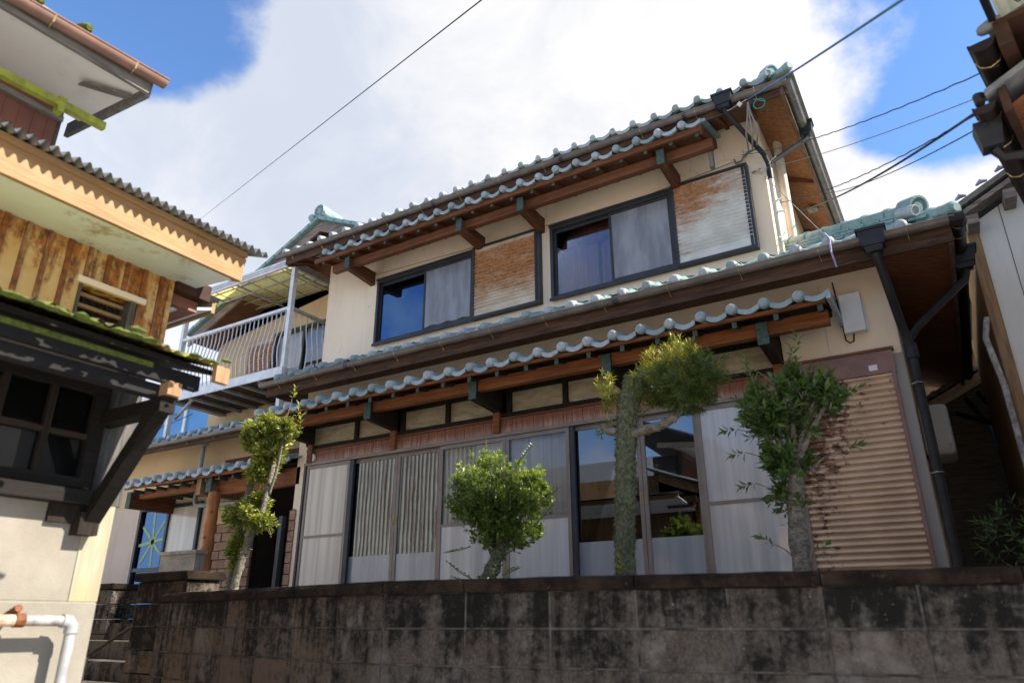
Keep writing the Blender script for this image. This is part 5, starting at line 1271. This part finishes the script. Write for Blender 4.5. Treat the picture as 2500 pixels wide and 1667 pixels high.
for c, e, n in (((-6.70, 5.4, 2.06), (.32, .2, .14), 22), ((-6.60, 5.4, 1.84), (.18, .16, .14), 12), ((-6.34, 5.36, 2.04), (.12, .1, .12), 5), ((-6.97, 5.4, 1.98), (.10, .1, .07), 4), ((-6.70, 5.4, 1.60), (.16, .12, .16), 12),
                ((-7.02, 5.4, 1.14), (.17, .12, .12), 9), ((-6.70, 5.38, 1.15), (.17, .12, .18), 13), ((-6.52, 5.36, 1.02), (.10, .08, .08), 3), ((-6.94, 5.38, .80), (.06, .06, .32), 5)):
    clump_crown(out, c, e, int(n*2.6), .078, 18, .054, .028, yf, .35, (4, 8), .1).build('twigs', 'bark', T1, kind='stuff')
for p in ((-6.24, 5.33, 2.37), (-6.15, 5.34, 2.14), (-6.10, 5.34, 2.02), (-6.22, 5.34, 1.9)): shoot(out, p, (.35, -.2, .8), 9, .08, .034, .6, .95, .12)
crown(T1, 'foliage', out, 'leaf_climb')
# 2: clipped round bush
T2 = thing('round_bush', 'rounded glossy small leaved bush on a thick dark twisted trunk', 'bush', loc=(-3.55, 5.4, .05))
_, pa, ra = trunk(T2, 'trunk', [(-3.58, 5.4, -.05), (-3.60, 5.4, .25), (-3.50, 5.4, .48), (-3.42, 5.4, .70), (-3.45, 5.4, .95)], .085, .04, 'bark_moss', wob=.3)
for q in ((-3.75, 5.35, 1.0), (-3.2, 5.4, .95), (-3.5, 5.2, 1.1), (-3.35, 5.55, 1.15), (-3.6, 5.4, 1.3)): trunk(T2, 'limb', [(-3.45, 5.4, .62), ((-3.45+q[0])/2, (5.4+q[1])/2, .85), q], .032, .008, 'bark_moss', 8)
out = []
yf = lambda p, w: (.9 if p[2] > 1.16 else .22)*(.5+.5*max(0, w[2]+.4))  # upper and upward leaves yellowed: sunlit top put into the leaf colour
tw = clump_crown(out, (-3.50, 5.4, 1.10), (.47, .38, .28), 96, .13, 36, .027, .0155, yf, .55, (5, 9))
clump_crown(out, (-3.43, 5.4, .96), (.50, .38, .26), 80, .12, 30, .027, .0155, yf, .3, (5, 9))
clump_crown(out, (-3.40, 5.4, .70), (.34, .26, .15), 42, .10, 22, .027, .0155, yf, .2, (5, 9))
clump_crown(out, (-3.62, 5.4, 1.38), (.16, .16, .08), 9, .08, 26, .026, .015, yf, .7, (5, 9))
for b0, e0 in (((-3.1, 5.35, .88), (-2.82, 5.3, 1.02)), ((-3.15, 5.4, .72), (-2.86, 5.3, .9)), ((-3.25, 5.35, 1.28), (-3.06, 5.3, 1.42)), ((-3.65, 5.35, .3), (-3.86, 5.2, .46)), ((-3.6, 5.35, .26), (-3.80, 5.2, .34)), ((-3.7, 5.3, .6), (-3.88, 5.2, .55)), ((-3.40, 5.35, .35), (-3.18, 5.25, .40)), ((-3.45, 5.4, .5), (-3.1, 5.2, .62)), ((-3.6, 5.4, 1.35), (-3.60, 5.38, 1.53))):
    trunk(T2, 'twig', [b0, tuple((a+c)/2+random.uniform(-.02, .02) for a, c in zip(b0, e0)), e0], .006, .003, 'bark_moss', 5)
    for i in range(7):
        t = .25+.75*i/6; shoot(out, [lerp(a, c, t) for a, c in zip(b0, e0)], np.array(e0)-np.array(b0)+[0, 0, .05], 2, .036, .019, .3, 1.0, .01)
flakes(out, pa, ra, 240, .03, .016, .1)
tw.build('twigs', 'bark_moss', T2, kind='stuff')
crown(T2, 'foliage', out, 'leaf_bush')
# 3: cloud pruned podocarpus on a mossy trunk
T3 = thing('cloud_pruned_pine', 'cloud pruned conifer with mossy trunk and yellow tipped needle pad on one branch', 'tree', loc=(-2.28, 5.4, .05))
_, pa, ra = trunk(T3, 'trunk', [(-2.29, 5.4, -.05), (-2.29, 5.4, .5), (-2.25, 5.4, 1.0), (-2.22, 5.4, 1.4), (-2.17, 5.4, 1.7), (-2.11, 5.42, 1.90)], .078, .085, 'bark_moss', 14, .08)
_, pb, rb = trunk(T3, 'limb', [(-2.2, 5.4, 1.42), (-2.02, 5.38, 1.44), (-1.86, 5.36, 1.46), (-1.74, 5.38, 1.55), (-1.72, 5.4, 1.68)], .045, .024, 'bark')
_, pc, rc_ = trunk(T3, 'limb', [(-2.25, 5.4, 1.44), (-2.36, 5.36, 1.47), (-2.40, 5.35, 1.52)], .042, .030, 'bark')
_, pd, rd = trunk(T3, 'limb', [(-2.12, 5.4, 1.85), (-2.0, 5.4, 1.92), (-1.85, 5.4, 1.9)], .022, .01, 'bark')
out = []; flakes(out, pa, ra, 4200, .02, .012, .12, .6); flakes(out, pb, rb, 250, .015, .01, .1); crown(T3, 'moss_cover', out, 'leaf_moss')
out = []
for _ in range(1150):
    q = rv(); q[2] = q[2]*.72+.10; rr_ = rng.random()**.3*(1+.16*math.sin(q[0]*6+1)+.12*math.sin(q[1]*8+q[2]*6))
    if math.sin(q[0]*11+q[1]*7+2)+math.sin(q[2]*13+q[0]*5) > 1.1: continue
    p = np.array([-1.70, 5.4, 1.78])+q*np.array([.32, .30, .33])*rr_
    top = p[2] > 1.88  # height above which needles are coloured as if sunlit
    shoot(out, p, q*.9+[0, 0, .35]+rv()*.25, int(rng.integers(9, 13)), .060, .0095, (.9 if rng.random() < .6 else .3) if top and p[0] < -1.60 else .08, .95, .05)
for c, n, yg in (((-1.93, 5.38, 2.02), 16, .9), ((-2.38, 5.38, 1.90), 12, 1.0), ((-2.33, 5.38, 1.78), 22, .55), ((-2.30, 5.38, 1.66), 18, .4), ((-2.25, 5.36, 1.52), 5, .8), ((-2.06, 5.38, 1.62), 10, .5), ((-2.04, 5.38, 1.86), 9, .6), ((-2.41, 5.34, 1.48), 5, .4), ((-2.24, 5.3, .36), 5, .8), ((-2.08, 5.36, 1.75), 10, .3)):
    for _ in range(n): q = rv(); shoot(out, np.array(c)+q*.055, q*.6+[0, 0, .75], 10, .055, .009, yg*rng.random()**.4, .9, .05)
crown(T3, 'needles', out, 'leaf_pod')
# 4: broad leaved tree in front of the corrugated shutter
T4 = thing('broadleaf_tree', 'shaded dark green broad leaved tree before the corrugated shutter case', 'tree', loc=(-.98, 5.4, .05))
_, pa, ra = trunk(T4, 'trunk', [(-.985, 5.4, -.05), (-.985, 5.4, .4), (-.96, 5.4, .85), (-.93, 5.4, 1.15)], .070, .056, 'bark', 14, .14)
for q in ((-1.15, 5.35, 1.5), (-.7, 5.4, 1.55), (-.85, 5.4, 1.75), (-.98, 5.5, 1.6), (-.6, 5.35, 1.5), (-1.1, 5.3, 1.25)): trunk(T4, 'limb', [(-.94, 5.4, 1.0), ((-.94+q[0])/2, (5.4+q[1])/2, (1.05+q[2])/2), q], .03, .008, 'bark', 8)
out = []
yf = lambda p, w: .5*rng.random()
for c, e, n in (((-.97, 5.4, 1.45), (.30, .22, .22), 20), ((-.78, 5.38, 1.62), (.24, .18, .12), 9), ((-1.10, 5.38, 1.42), (.15, .14, .15), 6), ((-.97, 5.38, 1.06), (.18, .16, .12), 9), ((-1.02, 5.38, .82), (.09, .09, .07), 3), ((-.6, 5.36, 1.5), (.10, .08, .06), 3)):
    clump_crown(out, c, e, int(n*1.5), .085, 11, .074, .033, yf, .45, (4, 8), .15).build('twigs', 'bark', T4, kind='stuff')
for p, d in (((-1.17, 5.36, 1.80), (-.1, 0, 1)), ((-1.15, 5.36, 1.70), (-.1, 0, 1)), ((-.78, 5.38, 1.90), (0, 0, 1)), ((-.83, 5.38, 1.80), (0, 0, 1)), ((-1.30, 5.34, 1.33), (-1, -.1, 0)), ((-1.26, 5.34, 1.15), (-1, -.1, -.1)), ((-.52, 5.36, 1.5), (1, 0, .2)), ((-1.13, 5.32, .48), (-.7, -.2, .5)), ((-.88, 5.3, .42), (.7, -.2, .3)), ((-1.22, 5.34, .92), (-1, 0, -.2)), ((-.6, 5.35, 1.1), (1, 0, .1))):
    shoot(out, p, d, 9, .08, .032, .5, .9, .10)
    trunk(T4, 'twig', [(-.95+.2*(p[0]+.95), 5.4, p[2]-.16), (-.95+.6*(p[0]+.95), 5.38, p[2]-.05), p], .006, .003, 'bark', 5)
trunk(T4, 'twig', [(-1.0, 5.36, 1.35), (-1.10, 5.36, 1.55), (-1.16, 5.36, 1.78)], .009, .005, 'bark', 6)
crown(T4, 'foliage', out, 'leaf_right')
T5 = thing('alley_shrub', 'dim feathery shrub in the dark alley beside the wall end', 'shrub', loc=(.35, 6.6, 0))
out = []
for _ in range(60): q = rv(); shoot(out, np.array([.42, 7.3, .55])+q*np.array([.28, .25, .28]), q+[0, 0, .3], 9, .09, .014, .1, .9, .09)
crown(T5, 'foliage', out, 'leaf_right'); trunk(T5, 'stem', [(.42, 7.3, -.05), (.43, 7.3, .3), (.42, 7.3, .6)], .02, .01, 'bark', 6)

# ------------------------------------------------------------------ overhead lines
def cable(label, a, b_, r, sag, mat='cable', n=24, wav=0):
    a, b_ = Vector(a), Vector(b_)
    P_ = [a.lerp(b_, i/n)+Vector((0, 0, -4*sag*(i/n)*(1-i/n)+wav*math.sin(i*2.6))) for i in range(n+1)]
    tag(MB().tube(P_, r, 6).build('overhead_cable', mat, None, smooth='all'), label, 'cable', 'overhead cables')
w0, w1 = Vector((-.746, .461, .48)), Vector((-.389, .559, .732))
cable('long thin black cable crossing the clouds left of the house', w0*42+(w0*42-w1*10)*.25, w1*10-(w0*42-w1*10)*.12, .010, 0)
cable('thick blue cable rising from the upper roof corner', (-1.30, 8.0, 6.325), Vector((.069, .755, .652))*4.2+Vector((.20, -.45, -.27)), .0085, .02, 'cable_blue')
cable('thin twisted cable from the eave bracket to the right eave', (-1.60, 8.72, 6.02), (.70, 4.20, 2.95), .0045, .10, 'cable', 48, .004)
cable('thin grey cable from the wall hook to the right eave', (-1.42, 8.73, 5.72), (.62, 4.22, 2.80), .0035, .06, 'cable_grey')
cable('heavy dark cable passing behind the side gutter', (-1.25, 10.8, 6.1), (.56, 4.2, 2.70), .009, .10)
cable('twisted cable below the heavy dark one', (-1.23, 8.72, 5.12), (.545, 4.21, 2.685), .0045, .10, 'cable', 48, .004)
cable('lowest thin cable tied behind the tiled hip', (-.75, 9.9, 5.75), (.565, 4.24, 2.62), .0045, .08)
sv = part('service_leads', H, (-1.35, 8.3, 6))
for o_ in (-.05, 0, .05): MB().tube([(-1.30, 8.02, 6.30), (-1.31+o_*.4, 8.05, 6.14), (-1.33+o_*1.6, 8.2, 5.95), (-1.42+o_, 8.55, 5.93), (-1.53+o_*.3, 8.74, 6.03), (-1.57, 8.76, 6.0)], .012, 7).build('lead', 'cable_grey', sv, smooth=True)
MB().tube([(-1.57, 8.75, 6.02), (-1.62, 8.74, 5.94), (-1.70, 8.77, 5.95), (-1.72, 8.79, 6.03)], .013, 7).build('lead', 'cable_grey', sv, smooth=True)
MB().tube([(-1.30+.075*math.cos(t*.7)+.14, 8.0, 6.20+.075*math.sin(t*.7)) for t in range(10)]+[(-1.22, 8.0, 6.3)], .006, 6).build('lead', 'cable_green', sv)
MB().tube([(-1.42, 7.99, 6.27), (-1.38, 7.98, 6.30)], [.03, .03], 10).build('insulator', 'box_white', sv, smooth=True)
MB().tube([(-1.62, 8.02, 6.27), (-1.52, 7.99, 6.26), (-1.40, 7.98, 6.29), (-1.30, 7.99, 6.325)], .006, 6).build('wire_grip', 'steel', sv)
MB().tube([(-1.50, 8.78, 5.73), (-1.43, 8.74, 5.71), (-1.38, 8.72, 5.71)], .014, 7).build('wall_hook', 'steel', sv)
MB().tube([(-1.43, 8.73, 5.71), (-1.30, 8.70, 5.69), (-1.22, 8.66, 5.75), (-1.12, 8.4, 5.62)], .007, 6).build('tie_wire', 'box_white', sv)
MB().tube([(-1.40, 8.73, 5.68), (-1.36, 8.66, 5.58), (-.62, 7.24, 3.72)], .0045, 6).build('tie_wire', 'cable_grey', sv)
MB().tube([(-.62, 7.22, 3.74), (-.58, 7.18, 3.64), (-.585, 7.18, 3.50), (-.56, 7.17, 3.30)], [.008, .014, .012, .008], 6).build('tape_tail', 'tape_purple', sv)
MB().tube([(-1.30, 8.69, 5.10), (-1.22, 8.68, 5.14), (-1.16, 8.69, 5.15)], .014, 7).build('insulator', 'box_white', sv); MB().tube([(-1.26, 8.69, 4.98), (-1.15, 8.68, 4.95)], .014, 7).build('insulator', 'box_white', sv)
MB().tube([(-8.8, UY-.008, 6.02), (-6, UY-.01, 5.93), (-3, UY-.01, 5.90), (-1.7, UY-.008, 6.0)], .006, 5).build('lead', 'cable_grey', sv)
